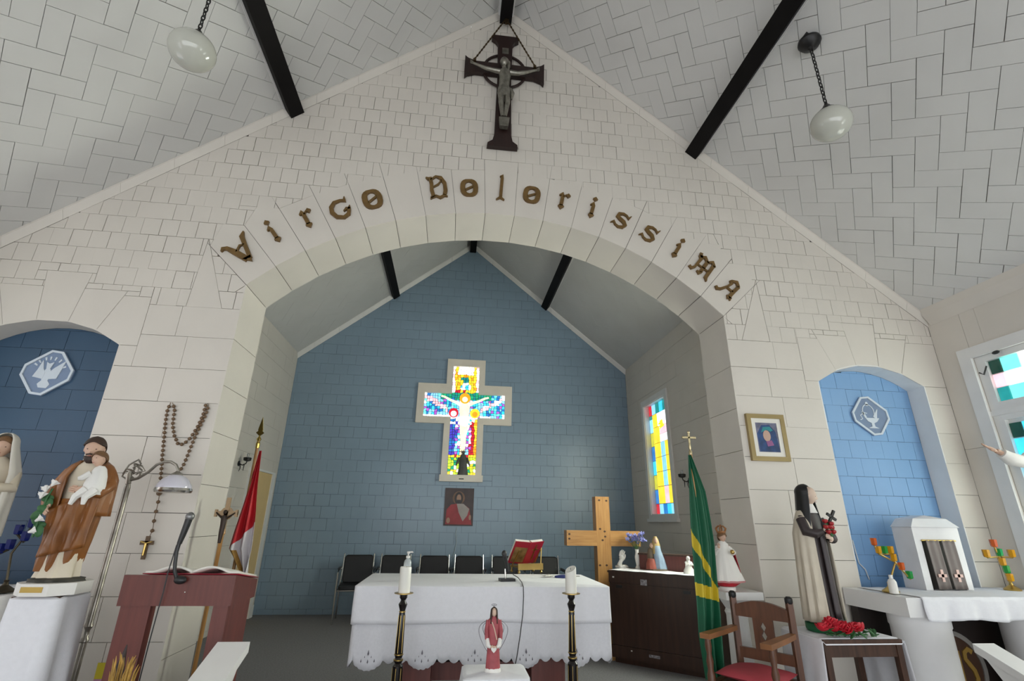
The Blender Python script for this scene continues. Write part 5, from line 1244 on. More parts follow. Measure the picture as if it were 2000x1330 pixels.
mb.build('stems', LEAF, t)['kind'] = 'stuff'
# ---------------------------------------------------------------- crowned child figure on a column
IY = .05; f2 = at(1433, 1152, Y=IY); ICX, ICZ = f2.x, f2.z
t = thing('white_column_stand', 'white turned column stand holding the crowned child figure', 'pedestal', (ICX, IY, 0)); hw = .14
mb = MB(); mb.box(-.15, .15, -.15, .15, 0, .05); mb.lathe([(.12, .05), (.12, .08), (.085, .11), (.08, .14), (.072, ICZ-.16), (.08, ICZ-.14), (.07, ICZ-.12), (.10, ICZ-.07), (.105, ICZ-.05)], 28); mb.build('column', TRIMW, t)
mb = MB(); mb.box(-hw, hw, -hw, hw, ICZ-.05, ICZ); mb.build('capital_slab', TRIMW, t, smooth=0)
s = 1; q0 = at(1421, 1146, Y=IY-.02); IH = at(1411, 1022, Y=IY-.02).z-ICZ
t = thing('crowned_child_statue', 'small crowned child statue in a flared white gown and red cape', 'statue', (q0.x, IY-.02, ICZ), math.radians(-8)); s = IH/.46
INW = mat('ivory_gown', (.80, .77, .72), .55, var=.03)
mb = MB(); mb.lathe([(.055, 0), (.055, .022), (.05, .026), (0, .026)], 20); S(mb).build('base', PLAST, t)
mb = MB(); mb.loft([(0, 0, .055, .125, .085, .05, 11, 0), (0, 0, .065, .128, .088, .05, 11, .1), (0, 0, .12, .105, .074, .05, 11, .2), (0, 0, .2, .078, .056, .04, 10, .4), (0, 0, .27, .052, .042, .02, 8, .6), (0, 0, .315, .04, .034, 0, 5, 0), (0, 0, .335, .018, .018, 0, 3, 0)], 48); S(mb).build('gown', INW, t)
mb = MB(); mb.loft([(0, 0, .028, .06, .045, 0, 3, 0), (0, 0, .055, .10, .07, .05, 11, 0)], 40); S(mb).build('underskirt', RED, t)
mb = MB(); n = 40
mb.tube([(.128*math.cos(2*math.pi*k/n)*s, .088*math.sin(2*math.pi*k/n)*s, .062*s) for k in range(n+1)], .006*s, 6, cap=False); mb.build('hem_trim', mat('pink_trim', (.55, .22, .22), .6), t)
mb = MB()
def cape(u, v): a = math.radians(-22+190*u); z = .32-.20*v; rx = .03+.04*min(1, v*3)+.035*v; ry = .03+.03*min(1, v*3)+.035*v; return (rx*math.cos(a)*s, (.006+ry*math.sin(a))*s, z*s)
mb.sheet(cape, 30, 12); mb.build('cape', RED, t, solid=.004)
for sx in (-1, 1): mb = MB(); mb.tube([Vector(p)*s for p in ((sx*.04, -.0, .29), (sx*.07, -.02, .25), (sx*.055, -.055, .255 if sx > 0 else .285))], [.018*s, .02*s, .012*s], 10); mb.build('sleeve', INW, t)
mb = MB(); hand(mb, Vector((.045, -.066, .26))*s, (-.3, -.9, .2), (0, 0, 1), .022*s); hand(mb, Vector((-.052, -.066, .295))*s, (-.1, -.3, .9), (0, -1, 0), .022*s); mb.build('hand', SKIN, t)
mb = MB(); mb.ell(Vector((.035, -.082, .262))*s, .016*s, .016*s, .016*s, 12, 8); mb.build('orb', GOLD, t)
ho = head(t, Vector((0, -.006, .328))*s, .072*s, (.05, 0, .35)); cap_hair(ho, .072*s, HAIRL, .5, .0, 1.2)
mb = MB(); pr = [(.03, 0), (.034, .008), (.032, .016)]; mb.lathe(pr, 20, (0, 0, 0))
for k in range(6): a = k*math.pi/3; mb.tube([(.032*math.cos(a), .032*math.sin(a), .014), (.04*math.cos(a), .04*math.sin(a), .035), (.02*math.cos(a), .02*math.sin(a), .052), (0, 0, .05)], .005, 6)
mb.ell((0, 0, .056), .008, .008, .008, 8, 6); S(mb).build('crown', mat('painted_gold_crown', (.36, .16, .06), .4, .4), t, Vector((0, -.004, .388))*s)
# ---------------------------------------------------------------- pale statue at the left edge of the photo
wy = -.2; wp = at(8, 847, Y=wy); SZ = .9388
t = thing('veiled_statue', 'pale veiled statue standing on the left side altar at the photo edge', 'statue', (at(-12, 930, Y=wy).x, wy, SZ), math.radians(25)); s = (wp.z-SZ)/.80
mb = MB(); mb.lathe([(.11, 0), (.11, .03), (.09, .04), (0, .04)], 24); S(mb).build('base', PLAST, t)
mb = MB(); mb.loft([(0, 0, .035, .10, .085, .09, 9, 0), (0, 0, .15, .09, .075, .08, 9, .4), (0, 0, .35, .082, .065, .06, 8, .7), (0, 0, .5, .085, .06, .03, 7, 1), (0, 0, .6, .088, .054, .0, 5, 0), (0, 0, .645, .05, .04, 0, 3, 0), (0, 0, .67, .027, .027, 0, 3, 0)]); S(mb).build('robe', CRM, t)
ho = head(t, Vector((0, -.012, .665))*s, .115*s, (.1, 0, .0)); cap_hair(ho, .115*s, HAIRL, .6, .2, 1.1)
mb = MB()
def veil2(u, v):
    a = math.radians(-50+280*u)
    if v < .3: ph = v/.3*math.pi/2; r = math.sin(ph); z = .745+.058*math.cos(ph); rx, ry = .056*r+.002, .064*r+.002
    else: q = (v-.3)/.7; z = .745-.5*q; rx = .056+.055*min(1, q*3); ry = .064+.03*min(1, q*2)
    w_ = 1+.05*math.cos(9*a)*v
    return (rx*w_*math.cos(a)*s, (-.002+ry*w_*math.sin(a))*s, z*s)
mb.sheet(veil2, 44, 24); mb.build('veil', mat('pale_cream_veil', (.74, .70, .62), .5, var=.04), t, solid=.006)
for sx in (-1, 1): mb = MB(); mb.tube([Vector(p)*s for p in ((sx*.085, 0, .58), (sx*.10, -.05, .5), (sx*.05, -.10, .5), (sx*.012, -.115, .535))], [.03*s, .03*s, .026*s, .016*s], 12); mb.build('sleeve', CRM, t)
mb = MB(); hand(mb, Vector((-.01, -.12, .55))*s, (.1, -.3, 1), (-1, 0, 0), .042*s, .1); hand(mb, Vector((.01, -.12, .55))*s, (-.1, -.3, 1), (1, 0, 0), .042*s, .1); mb.build('hand', SKIN, t)
# ---------------------------------------------------------------- statue at the right edge, only an arm in view
ry_ = -.78; hp = at(1960, 885, Y=ry_); bx = hp.x+.40; BZ = .62
t = thing('statue_stand', 'white turned stand under the statue at the right edge', 'pedestal', (bx, ry_, 0))
mb = MB(); mb.lathe([(.16, 0), (.16, .05), (.10, .09), (.085, BZ-.12), (.12, BZ-.06), (.15, BZ-.03), (.15, BZ)], 28); mb.build('column', TRIMW, t)
mb = MB(); mb.box(-.16, .16, -.16, .16, BZ-.03, BZ); mb.build('top_slab', TRIMW, t, smooth=0)
t = thing('blessing_statue', 'white robed statue with an outstretched arm in front of the right nave window', 'statue', (bx, ry_, BZ), math.radians(-15)); zz = hp.z-BZ; s = 1.0
mb = MB(); mb.lathe([(.13, 0), (.13, .04), (.11, .05), (0, .05)], 24); mb.build('base', PLAST, t)
mb = MB(); mb.loft([(0, 0, .045, .12, .10, .08, 9, 0), (0, 0, .3, .10, .085, .07, 9, .4), (0, 0, zz-.25, .10, .075, .04, 7, .8), (0, 0, zz-.02, .11, .07, .02, 5, 1), (0, 0, zz+.05, .10, .06, 0, 5, 0), (0, 0, zz+.095, .05, .045, 0, 3, 0), (0, 0, zz+.12, .032, .032, 0, 3, 0)]); mb.build('robe', PLAST, t)
mb = MB(); mb.tube([(-.09, -.0, zz+.04), (-.21, -.02, zz-.05), (-.31, -.04, zz-.03), (-.36, -.05, zz+.005)], [.04, .045, .046, .034], 14); mb.build('sleeve', PLAST, t); mb = MB(); mb.tube([(.09, 0, zz+.04), (.15, -.02, zz-.05), (.2, -.06, zz-.04)], [.04, .045, .034], 12); mb.build('sleeve', PLAST, t)
mb = MB(); mb.tube([(-.35, -.05, zz+.0), (-.39, -.055, zz+.022)], [.018, .016], 10); hand(mb, (-.413, -.058, zz+.032), (-1, -.15, .5), (.3, -.5, .8), .062, -.1); hand(mb, (.225, -.075, zz-.03), (1, -.3, .2), (0, 0, 1), .06, .2); mb.build('hand', SKIN, t)
ho = head(t, (0, -.012, zz+.115), .15, (0, 0, 0)); cap_hair(ho, .15, HAIRL, .5, -.25, 1.15)
# ---------------------------------------------------------------- angel figure with wire wings
AYg = -.5; a0 = at(962, 1312, Y=AYg); a1 = at(965, 1180, Y=AYg); gz = a0.z; gh = a1.z-gz
ROSEW = mat('rose_painted_wood', (.42, .085, .10), .6, var=.15, scale=25); FACEW = mat('blank_pale_face', (.66, .47, .36), .6)
t = thing('angel_stand', 'low white cloth-covered stand in front of the altar under the angel', 'table', (a0.x+.015, AYg+.03, 0))
for sx in (-1, 1):
    for sy in (-1, 1): mb = MB(); mb.box(sx*.14-.018, sx*.14+.018, sy*.1-.018, sy*.1+.018, 0, gz-.03); mb.build('leg', BRN, t, smooth=0)
mb = MB(); mb.box(-.17, .17, -.13, .13, gz-.03, gz-.006); mb.build('tabletop', BRN, t, smooth=0)
mb = MB(); drape(mb, -.178, .178, -.138, .138, gz-.0055, lambda s_, px, py, nx, ny: .16+.03*abs(nx*ny)*0, .02, 12, r=.02, rows=6, step=.01, lean=.015); mb.build('cloth', LINEN, t, solid=.0015)
t = thing('angel_figurine', 'slender rose-pink angel figurine with dark hair and looped wire wings', 'figurine', (a0.x, AYg, gz), 0); s = gh/.345
mb = MB(); mb.loft([(0, 0, 0, .046, .032, .06, 13, 0), (0, 0, .012, .046, .032, .05, 13, 1), (0, 0, .02, .042, .03, 0, 9, 0)], 40); S(mb).build('hem', PLAST, t)
mb = MB(); mb.loft([(0, 0, .018, .042, .03, .03, 9, 0), (0, 0, .1, .036, .026, .03, 9, .3), (0, 0, .18, .031, .022, 0, 5, 0), (0, 0, .235, .034, .021, 0, 5, 0), (0, 0, .262, .036, .019, 0, 5, 0), (0, 0, .275, .02, .015, 0, 3, 0), (0, 0, .285, .011, .011, 0, 3, 0)], 36)
for sx in (-1, 1): mb.tube([Vector(p)*1 for p in ((sx*.034, 0, .262), (sx*.043, -.006, .21), (sx*.04, -.016, .165))], [.011, .012, .011], 10)
S(mb).build('dress', ROSEW, t)
for sx in (-1, 1): mb = MB(); mb.tube([(sx*.038, -.016, .17), (sx*.032, -.026, .135), (sx*.018, -.032, .128)], [.011, .014, .008], 9); S(mb).build('cuff', PLAST, t)
for sx in (-1, 1): mb = MB(); hand(mb, Vector((sx*.011, -.034, .128)), (-sx, -.2, .1), (0, -1, .1), .018); S(mb).build('hand', FACEW, t); mb = MB()
mb.ell((0, -.003, .302), .0165, .0185, .024, 14, 10); mb.tube([(0, 0, .265), (0, 0, .29)], .009, 8); S(mb).build('head', FACEW, t)
mb = MB()
def ahair(u, v): a = math.radians(-45+270*u); r = .9+.35*v; return ((.0195*r*math.cos(a)*min(1, .25+v*4))*s, (-.001+.0215*r*math.sin(a)*min(1, .25+v*4))*s, (.330-.085*v**1.2)*s)
mb.sheet(ahair, 26, 12); mb.build('hair', HAIRB, t, solid=.003)
mb = MB(); mb.ribbon([(-.012, .255), (.004, .215), (.018, .165)], .006, lambda a, b, d: (a, -.023+d, b), -.002, .001); S(mb).build('sash', FACEW, t, smooth=0)
mb = MB(); hpts = [(.016*math.sin(a)**3, .013*math.cos(a)-.005*math.cos(2*a)-.002*math.cos(3*a)) for a in [2*math.pi*i/20 for i in range(20)]]; mb.prism([(x*1.0, z+.118) for x, z in hpts], lambda a, b, d: (a, -.046+d, b), 0, .008); S(mb).build('heart', PLAST, t)
WIRE = mat('grey_wire', (.16, .15, .17), .4, .7)
mb = MB()
for sx in (-1, 1):
    for k in (1., .68, .42): mb.tube([Vector((sx*(.012+.084*k*math.sin(math.pi*q)**.8*(1-.25*q)), .016, 0.245+.02*k-.19*k*q+.03*k*math.sin(math.pi*q)))*s for q in [i/16 for i in range(17)]], .0016, 6)
mb.tube([Vector((.015*math.cos(a), .004+.006*math.sin(a), .341+.004*math.sin(a)))*s for a in [2*math.pi*i/18 for i in range(19)]], .0013, 5); mb.tube([Vector(p)*s for p in ((0, .016, .27), (0, .016, .33), (.0, .008, .342))], .0013, 5)
mb.build('wire_wings', WIRE, t)
# ---------------------------------------------------------------- grey statue on the window sill
q = at(903, 927, Y=YL-.055); zt = at(903, 880, Y=YL-.055).z; hh = zt-2.064
t = thing('sill_statue', 'small dark grey statue on the sill of the cross window', 'statue', (q.x, YL-.045, 2.063)); GST = mat('grey_stone', (.10, .10, .09), .6, var=.2); s = hh/.38
mb = MB(); mb.loft([(0, 0, 0, .085, .035, .05, 7, 0), (0, 0, .02, .08, .034, .08, 9, 0), (0, 0, .15, .06, .03, .08, 9, .4), (0, 0, .25, .065, .03, .05, 7, .8), (0, 0, .31, .04, .025, 0, 5, 0), (0, 0, .33, .02, .02, 0, 3, 0)], 36); mb.ell((0, -.005, .352), .026, .024, .03, 14, 9)
for sx in (-1, 1): mb.tube([(sx*.06, 0, .27), (sx*.085, -.01, .2), (sx*.11, -.015, .14)], [.02, .018, .01], 8)
S(mb).build('body', GST, t)
mb = MB()
for k in range(5): a = math.radians(-60+30*k); mb.tube([(0, .01, .35), (.085*math.sin(a), .012, .35+.05*math.cos(a))], [.008, .003], 5)
S(mb).build('rays', GST, t)
# ================================================================ SIDE ALTARS
MARB = mat('white_painted_masonry', (.80, .79, .79), .4, var=.03); DARK = mat('dark_brown_panel', (.018, .010, .008), .5, var=.2)
def side_altar(label, sx):
    t = thing('side_altar', label, 'altar', (sx*3.28, 0, 0)); X0, X1 = -.66, .66
    mb = MB(); mb.box(X0, X1, -.55, -.012, .82, .932); mb.build('slab', MARB, t, smooth=0)
    for cx in (-.42, .42):
        mb = MB(); mb.lathe([(.19, 0), (.19, .05), (.165, .07), (.165, .735), (.172, .745), (.172, .82)], 32, (sx*cx, -.35, 0)); mb.build('pillar', MARB, t)
    mb = MB(); mb.box(X0+.02, X1-.02, -.10, -.03, 0, .82); mb.build('back_panel', DARK, t, smooth=0)
    mb = MB(); mb.ribbon([(.235*math.cos(a), .42+.235*math.sin(a)) for a in [2*math.pi*i/40 for i in range(40)]], .03, lambda a, b, d: (a, -.10+d, b), -.012, 0, True); mb.build('emblem_ring', mat('grey_metal_ring', (.30, .28, .26), .5, .3), t, smooth=0)
    mb = MB(); mb.prism(disc(.222, 0, .42, 40), lambda a, b, d: (a, -.10+d, b), -.004, 0); mb.build('emblem_disc', mat('umber_disc', (.06, .025, .012), .5), t, smooth=0)
    GL = mat('gold_lettering', (.42, .26, .06), .4, .4)
    for pts, wd in (([(-.12, .56), (-.12, .28)], .03), ([(-.13, .28), (-.09, .28)], .02), ([(-.02, .54), (-.02, .30)], .028), ([(-.02, .43), (.05, .43)], .022), ([(.05, .54), (.05, .30)], .028)):
        mb = MB(); mb.ribbon(pts, wd, lambda a, b, d: (a, -.104+d, b), -.008, 0); mb.build('emblem_letter', GL, t, smooth=0)
    mb = MB(); mb.ribbon([(.165, .53), (.135, .55), (.105, .53), (.10, .49), (.125, .455), (.15, .42), (.16, .37), (.14, .325), (.11, .315), (.085, .34)], .03, lambda a, b, d: (a, -.104+d, b), -.008, 0); mb.build('emblem_letter', GL, t, smooth=0)
    return t
side_altar('white right side altar with round pillars and a dark emblem panel', 1)
side_altar('white left side altar partly outside the photo', -1)
def altar_cover(label, x0, x1, dr):
    def f(u, v):
        x = x0+(x1-x0)*u
        if v < .6: y = -.045-.515*(v/.6); z = .9365+.0008*math.sin(u*60)
        else: q = (v-.6)/.4; y = -.563-.012*q*(1+math.sin(u*33)+.5*math.sin(u*71+q)); z = .934-dr*q*(1+.05*math.sin(u*18))
        return (x+.01*math.sin(v*9)*(u-.5), y, z)
    mb = MB(); mb.sheet(f, 80, 22); return tag(mb.build('altar_runner', LINEN, None, solid=.0015), label, 'tablecloth')
altar_cover('white cloth hanging over the front of the right side altar', 2.72, 3.93, .13); altar_cover('white cloth hanging over the front of the left side altar', -3.93, -2.70, .14)
# tabernacle
t = thing('tabernacle', 'white marble house-shaped tabernacle on the right side altar', 'tabernacle', (3.295, -.045, .9385)); HW = .19; D = .175; H = .42
VEIN = mat('veined_white_marble', (.80, .79, .79), .3, var=.0, scale=3, col2=(.62, .61, .63))
mb = MB()
for p in subtract(rect(-HW, HW, 0, H), [rect(-.135, .135, .0, .335)]): mb.prism(p, face_y, -D, .0)
mb.prism(rect(-.135, .135, 0, .335), face_y, -D+.05, 0); mb.build('body', VEIN, t, smooth=0)
mb = MB(); mb.add([(-HW-.01, -D-.01, H+.0005), (HW+.01, -D-.01, H+.0005), (HW+.01, .0, H+.0005), (-HW-.01, .0, H+.0005), (-HW+.05, -D+.02, H+.06), (HW-.05, -D+.02, H+.06), (HW-.05, 0, H+.06), (-HW+.05, 0, H+.06), (0, -D+.06, H+.085), (0, -.0, H+.085)], [(0, 1, 2, 3), (0, 4, 5, 1), (1, 5, 6, 2), (3, 7, 4, 0), (4, 8, 5), (4, 7, 9, 8), (5, 8, 9, 6), (2, 6, 9, 7, 3)]); mb.build('roof', VEIN, t, smooth=0)
mb = MB(); mb.box(-.135, .135, -D+.04, -D+.05, 0, .335); mb.build('door', DARK, t, smooth=0)
mb = MB(); mb.tube([(-.14, -D-.006, .328), (.14, -D-.006, .328)], .005, 8); mb.build('veil_rod', BRASS, t)
VG = mat('grey_taupe_silk', (.20, .165, .15), .5, var=.1); PKX = mat('pink_white_embroidery', (.80, .55, .48), .5)
for cx in (-.062, .066):
    mb = MB(); mb.sheet(lambda u, v: (cx+(u-.5)*.105+.01*v, -D-.012-.004*math.cos(u*12), .33-.325*v), 14, 10); vo = mb.build('veil', VG, t, solid=.003)
    mb = MB(); mb.prism(rect(cx-.002, cx+.018, .055, .135), face_y, -D-.022, -D-.018); mb.prism(rect(cx-.025, cx+.041, .085, .105), face_y, -D-.022, -D-.018); mb.build('embroidered_cross', PKX, vo, smooth=0)
# candelabra with coloured cups
GAM = mat('amber_cup', (.75, .36, .01), .1, var=.05, trans=.25); GGN = mat('green_cup', (.02, .32, .05), .1, trans=.25); GOG = mat('orange_cup', (.70, .13, .02), .1, trans=.25); GBC = mat('cobalt_cup', (.006, .012, .10), .08)
def candelabrum(label, base, cups, sz=.021, arms=(), metal=None):
    BRASS = metal or _m['brass']
    t = thing('votive_candelabrum', label, 'candelabrum', base); b = Vector(base)
    mb = MB(); mb.lathe([(.05, 0), (.052, .008), (.035, .02), (.014, .035), (.01, .05), (.014, .06)], 20); mb.build('foot', BRASS, t)
    mb = MB()
    for a in arms: mb.tube([Vector(p)-b for p in a], .006, 8)
    mb.build('branches', BRASS, t)
    for p, m in cups:
        mb = MB(); mb.lathe([(sz*.35, -sz*1.35), (sz*.8, -sz*1.2), (sz*.9, -sz), (sz*.95, -sz*.8), (sz, sz), (sz*.85, sz), (sz*.8, -sz*.7), (0, -sz*.7)], 6 if 1 else 16); mb.build('glass_cup', m, t, Vector(p)-b)
    return t
ly_ = -.33
L_ = [at(*q, Y=ly_) for q in ((1706, 1057), (1715, 1073), (1727, 1073), (1739, 1073), (1745, 1088), (1760, 1105), (1776, 1122))]; bs = at(1733, 1147, Y=ly_); base = Vector((bs.x+.02, ly_, .9385))
candelabrum('brass votive stand with slanted amber and green cups left of the tabernacle', base, list(zip(L_, (GOG, GAM, GGN, GAM, GAM, GOG, GGN))), .021, [[base+Vector((0, 0, .05)), L_[4]-Vector((0, 0, .04))], [L_[0]-Vector((0, 0, .03)), L_[1]-Vector((0, 0, .03)), L_[4]-Vector((0, 0, .03)), L_[6]-Vector((0, 0, .03))], [L_[1]-Vector((0, 0, .03)), L_[3]-Vector((0, 0, .03))]])
ly_ = -.22
L_ = [at(*q, Y=ly_) for q in ((1940, 1060), (1926, 1080), (1951, 1078), (1975, 1080), (1957, 1096), (1965, 1111), (1972, 1127))]; bs = at(1978, 1152, Y=ly_); base = Vector((bs.x, ly_, .9385))
candelabrum('brass cross-shaped votive stand with amber and green cups right of the tabernacle', base, list(zip(L_, (GOG, GAM, GGN, GAM, GAM, GGN, GAM))), .023, [[base+Vector((0, 0, .05)), L_[6]-Vector((0, 0, .03)), L_[0]-Vector((0, 0, .03))], [L_[1]-Vector((0, 0, .032)), L_[2]-Vector((0, 0, .032)), L_[3]-Vector((0, 0, .032))]])
ly_ = -.42
L_ = [at(*q, Y=ly_) for q in ((65, 1020), (38, 1033), (51, 1046), (21, 1062), (3, 1070))]; bs = at(18, 1120, Y=ly_); base = Vector((bs.x, ly_, .9385))
candelabrum('dark metal votive stand with cobalt blue cups at the left edge', base, [(p, GBC) for p in L_], .023, [[base+Vector((0, 0, .05)), L_[3]-Vector((-.02, 0, .05)), L_[0]-Vector((0, 0, .03))], [L_[3]-Vector((0, 0, .03)), L_[4]-Vector((0, 0, .03))], [L_[1]-Vector((0, 0, .03)), L_[2]-Vector((0, 0, .035))]], mat('blackened_brass', (.05, .04, .025), .4, .8))
p = at(1745, 1150, Y=-.40); t = thing('small_white_bottle', 'small white plastic bottle beside the slanted votive stand', 'bottle', (p.x, -.40, .9385))
mb = MB(); mb.lathe([(.0, 0), (.026, 0), (.027, .006), (.026, .07), (.018, .085), (.01, .09)], 18); mb.build('body', PLAST, t)
mb = MB(); mb.lathe([(.012, .09), (.012, .112), (.0, .113)], 14); mb.build('cap', TRIMW, t)
mb = MB(); mb.tube([at(*q, Y=ND-.012) for q in ((1665, 1055), (1672, 1080), (1678, 1100), (1690, 1112), (1698, 1132))], .004, 6); tag(mb.build('white_flex', PLAST), 'thin white flex trailing down the right niche', 'cable')
# ================================================================ FLAGS
def lerp_tab(tab, y):
    for (y0, x0), (y1, x1) in zip(tab, tab[1:]):
        if y <= y1: return x0+(x1-x0)*(y-y0)/(y1-y0)
    return tab[-1][1]
def flag(t, org, Y, y0, y1, left, right, mf, mats, folds, amp):
    mb = MB()
    def fn(u, v):
        py = y0+(y1-y0)*v; a = lerp_tab(left, py); b = lerp_tab(right, py); P = at(a+(b-a)*u, py, Y=Y)
        d = amp*math.sin(u*folds*math.pi+v*2.2)*(.25+v)+.02*math.sin(u*3+v*7)
        return (P.x-org[0], P.y-org[1]+d, P.z-org[2])
    mb.sheet(fn, 80, 220, mf=mf); return mb.build('flag_cloth', mats, t, solid=.002)
FG = mat('green_flag_nylon', (.006, .11, .05), .55, var=.08); FY = mat('yellow_flag_nylon', (.62, .46, .02), .55, var=.05); FR = mat('red_flag_nylon', (.55, .012, .02), .55, var=.06); FWH = mat('white_flag_nylon', (.76, .72, .74), .6, var=.03); FRN = mat('gold_fringe', (.45, .24, .05), .6, var=.15, scale=60, bump=.5)
gy = -.1; gp = at(1352, 905, Y=gy); gbx = gp.x-.005
t = thing('green_flag', 'green flag with yellow stripes furled on a pole at the right pier', 'flag', (gbx, gy, 0))
ztop = at(1346, 885, Y=gy).z
mb = MB(); mb.lathe([(.012, .03), (.012, ztop), (.006, ztop+.005)], 14); mb.build('pole', OAK, t)
mb = MB(); mb.lathe([(.11, 0), (.11, .015), (.05, .03), (.02, .06), (.018, .10)], 24); mb.build('base', BRASS, t)
fz_ = at(1343, 857, Y=gy).z
mb = MB(); mb.lathe([(.012, ztop-.01), (.014, ztop+.01), (.006, ztop+.025), (.01, ztop+.04), (.006, fz_-.03)], 12)
mb.box(-.007, .007, -.005, .005, fz_-.035, fz_+.045); mb.box(-.042, .042, -.005, .005, fz_+.003, fz_+.017)
for x, z in ((0, fz_+.05), (-.046, fz_+.01), (.046, fz_+.01)): mb.ell((x, 0, z), .012, .008, .012, 8, 6)
mb.build('cross_finial', mat('pale_gold', (.60, .50, .30), .3, .9), t)
def gm(u, v):
    y = 888+442*v
    if 1032+118*u < y < 1066+100*u: return 1
    if 1137+14*u < y < 1163+12*u: return 1
    return 0
flag(t, (gbx, gy, 0), gy-.03, 888, 1330, [(888, 1345), (1000, 1351), (1130, 1357), (1240, 1366), (1330, 1384)], [(888, 1350), (960, 1375), (1060, 1392), (1140, 1401), (1200, 1407), (1330, 1412)], gm, [FG, FY], 5, .025)
ry2 = .9; rp_ = at(508, 870, Y=ry2)
t = thing('red_flag', 'red and white flag with gold fringe furled on a pole at the left pier', 'flag', (rp_.x-.02, ry2, 0)); rx_ = rp_.x-.02
zt = at(509, 862, Y=ry2).z
mb = MB(); mb.lathe([(.013, .03), (.013, zt), (.006, zt+.005)], 14); mb.build('pole', OAK, t)
mb = MB(); mb.lathe([(.13, 0), (.13, .015), (.06, .035), (.022, .06), (.02, .1)], 24); mb.build('base', BRASS, t)
fz_ = at(512, 818, Y=ry2).z
mb = MB(); mb.lathe([(.016, zt-.06), (.018, zt-.02), (.012, zt), (.02, zt+.02), (.008, zt+.04), (.006, zt+.055)], 14)
mb.prism([(-.006, zt+.05), (-.034, zt+.075), (-.018, zt+.09), (-.02, zt+.105), (0, fz_+.015), (.02, zt+.105), (.018, zt+.09), (.034, zt+.075), (.006, zt+.05)], face_y, -.006, .006); mb.build('leaf_finial', mat('bright_gold', (.80, .58, .16), .22, 1.), t, smooth=0)
rm = lambda u, v: (2 if (880+250*v > 1068+2*u and u < .3+.0*v and 880+250*v > 1074) else (0 if 880+250*v < 1073-54*u else 1))
flag(t, (rx_, ry2, 0), ry2-.04, 880, 1130, [(880, 507), (930, 490), (1000, 469), (1072, 446), (1130, 474)], [(880, 510), (930, 507), (1000, 501), (1075, 492), (1130, 481)], rm, [FR, FWH, FRN], 5, .03)
# ================================================================ PROCESSIONAL CROSS
py_ = .1; c0 = at(446, 1000, Y=py_); pxx = -1.835
t = thing('processional_cross', 'wooden processional crucifix on a staff behind the lectern', 'crucifix', (pxx, py_, 0)); zc_ = at(452, 1003, Y=py_).z
TAN = mat('light_tan_wood', (.42, .28, .15), .5, var=.12, kind='wood')
mb = MB(); mb.lathe([(.013, .03), (.013, zc_-.14), (.02, zc_-.13), (.016, zc_-.10)], 12); mb.build('staff', OAK, t)
mb = MB(); mb.lathe([(.12, 0), (.12, .02), (.05, .04), (.02, .08)], 20); mb.build('base', BRN, t)
mb = MB(); mb.box(-.013, .013, -.008, .008, zc_-.11, zc_+.105); mb.box(-.075, .075, -.008, .008, zc_-.012, zc_+.016); mb.box(-.075, -.06, -.01, .01, zc_-.022, zc_+.026); mb.box(.06, .075, -.01, .01, zc_-.022, zc_+.026); mb.build('cross', TAN, t, smooth=0)
mb = MB(); mb.prism(disc(.043, 0, zc_+.0, 20), face_y, .0, .006); mb.build('disc', TAN, t, smooth=0)
mb = MB(); mb.loft([(0, -.02, zc_-.19, .010, .009, 0, 3, 0), (0, -.02, zc_-.12, .016, .012, .05, 5, 0), (0, -.018, zc_-.07, .018, .012, 0, 5, 0), (0, -.018, zc_-.03, .022, .013, 0, 5, 0), (0, -.018, zc_-.012, .01, .01, 0, 3, 0)], 18); mb.ell((0, -.022, zc_+.008), .012, .013, .016, 10, 7)
for sx in (-1, 1): mb.tube([(sx*.018, -.018, zc_-.028), (sx*.04, -.016, zc_-.012), (sx*.062, -.013, zc_+.006)], [.007, .006, .004], 7)
mb.build('figure', mat('dark_bronze_figure', (.035, .022, .015), .4, .5), t)
# ================================================================ ARMCHAIR
AC = Vector((1.755, -.34, 0)); th = math.radians(-53); ZB = .918
CHW = mat('warm_brown_oak', (.135, .052, .024), .4, var=.22, scale=4, kind='wood'); ARMW = mat('worn_golden_oak', (.32, .13, .045), .4, var=.2, scale=5)
t = thing('wooden_armchair', 'carved brown wooden armchair with a red cushion before the right pier', 'chair', AC, th); w_ = .178
for sx in (-1, 1):
    mb = MB(); mb.tube([(sx*w_, .02, 0), (sx*w_, .0, .45), (sx*w_, .0, ZB-.02)], .024, 4, flat=1.); mb.build('leg', CHW, t, smooth=0)
    mb = MB(); mb.lathe([(.02, ZB-.03), (.024, ZB-.02), (.024, ZB), (.012, ZB+.012), (0, ZB+.013)], 12, (sx*w_, 0, 0)); mb.build('finial', BLKP, t)
    mb = MB(); mb.lathe([(.02, 0), (.022, .3), (.024, .44), (.024, .50), (.016, .53), (.022, .57), (.014, .61), (.02, .65), (.016, .70)], 12, (sx*(w_+.01), -.40, 0)); mb.build('leg', CHW, t)
    mb = MB(); mb.prism([(sx*w_-.028, -.46), (sx*w_+.034, -.46), (sx*w_+.03, -.2), (sx*w_+.02, -.025), (sx*w_-.02, -.025), (sx*w_-.024, -.2)], lambda a, b, d: (a, b, d), .70, .728); mb.build('armrest', ARMW, t, smooth=0)
mb = MB()
def crest(u, v): x = (u*2-1)*(w_-.012); return x
top = [(x, ZB-.075+.04*(1-(x/w_)**2)) for x in [(-1+i/8)*(w_-.014) for i in range(17)]]
mb.prism(top+[(w_-.014, ZB-.135), (-w_+.014, ZB-.135)], face_y, -.014, .014); mb.build('crest_rail', CHW, t, smooth=0)
mb = MB(); mb.box(-w_+.014, w_-.014, -.013, .013, .545, .605); mb.build('lower_rail', CHW, t, smooth=0)
mb = MB()
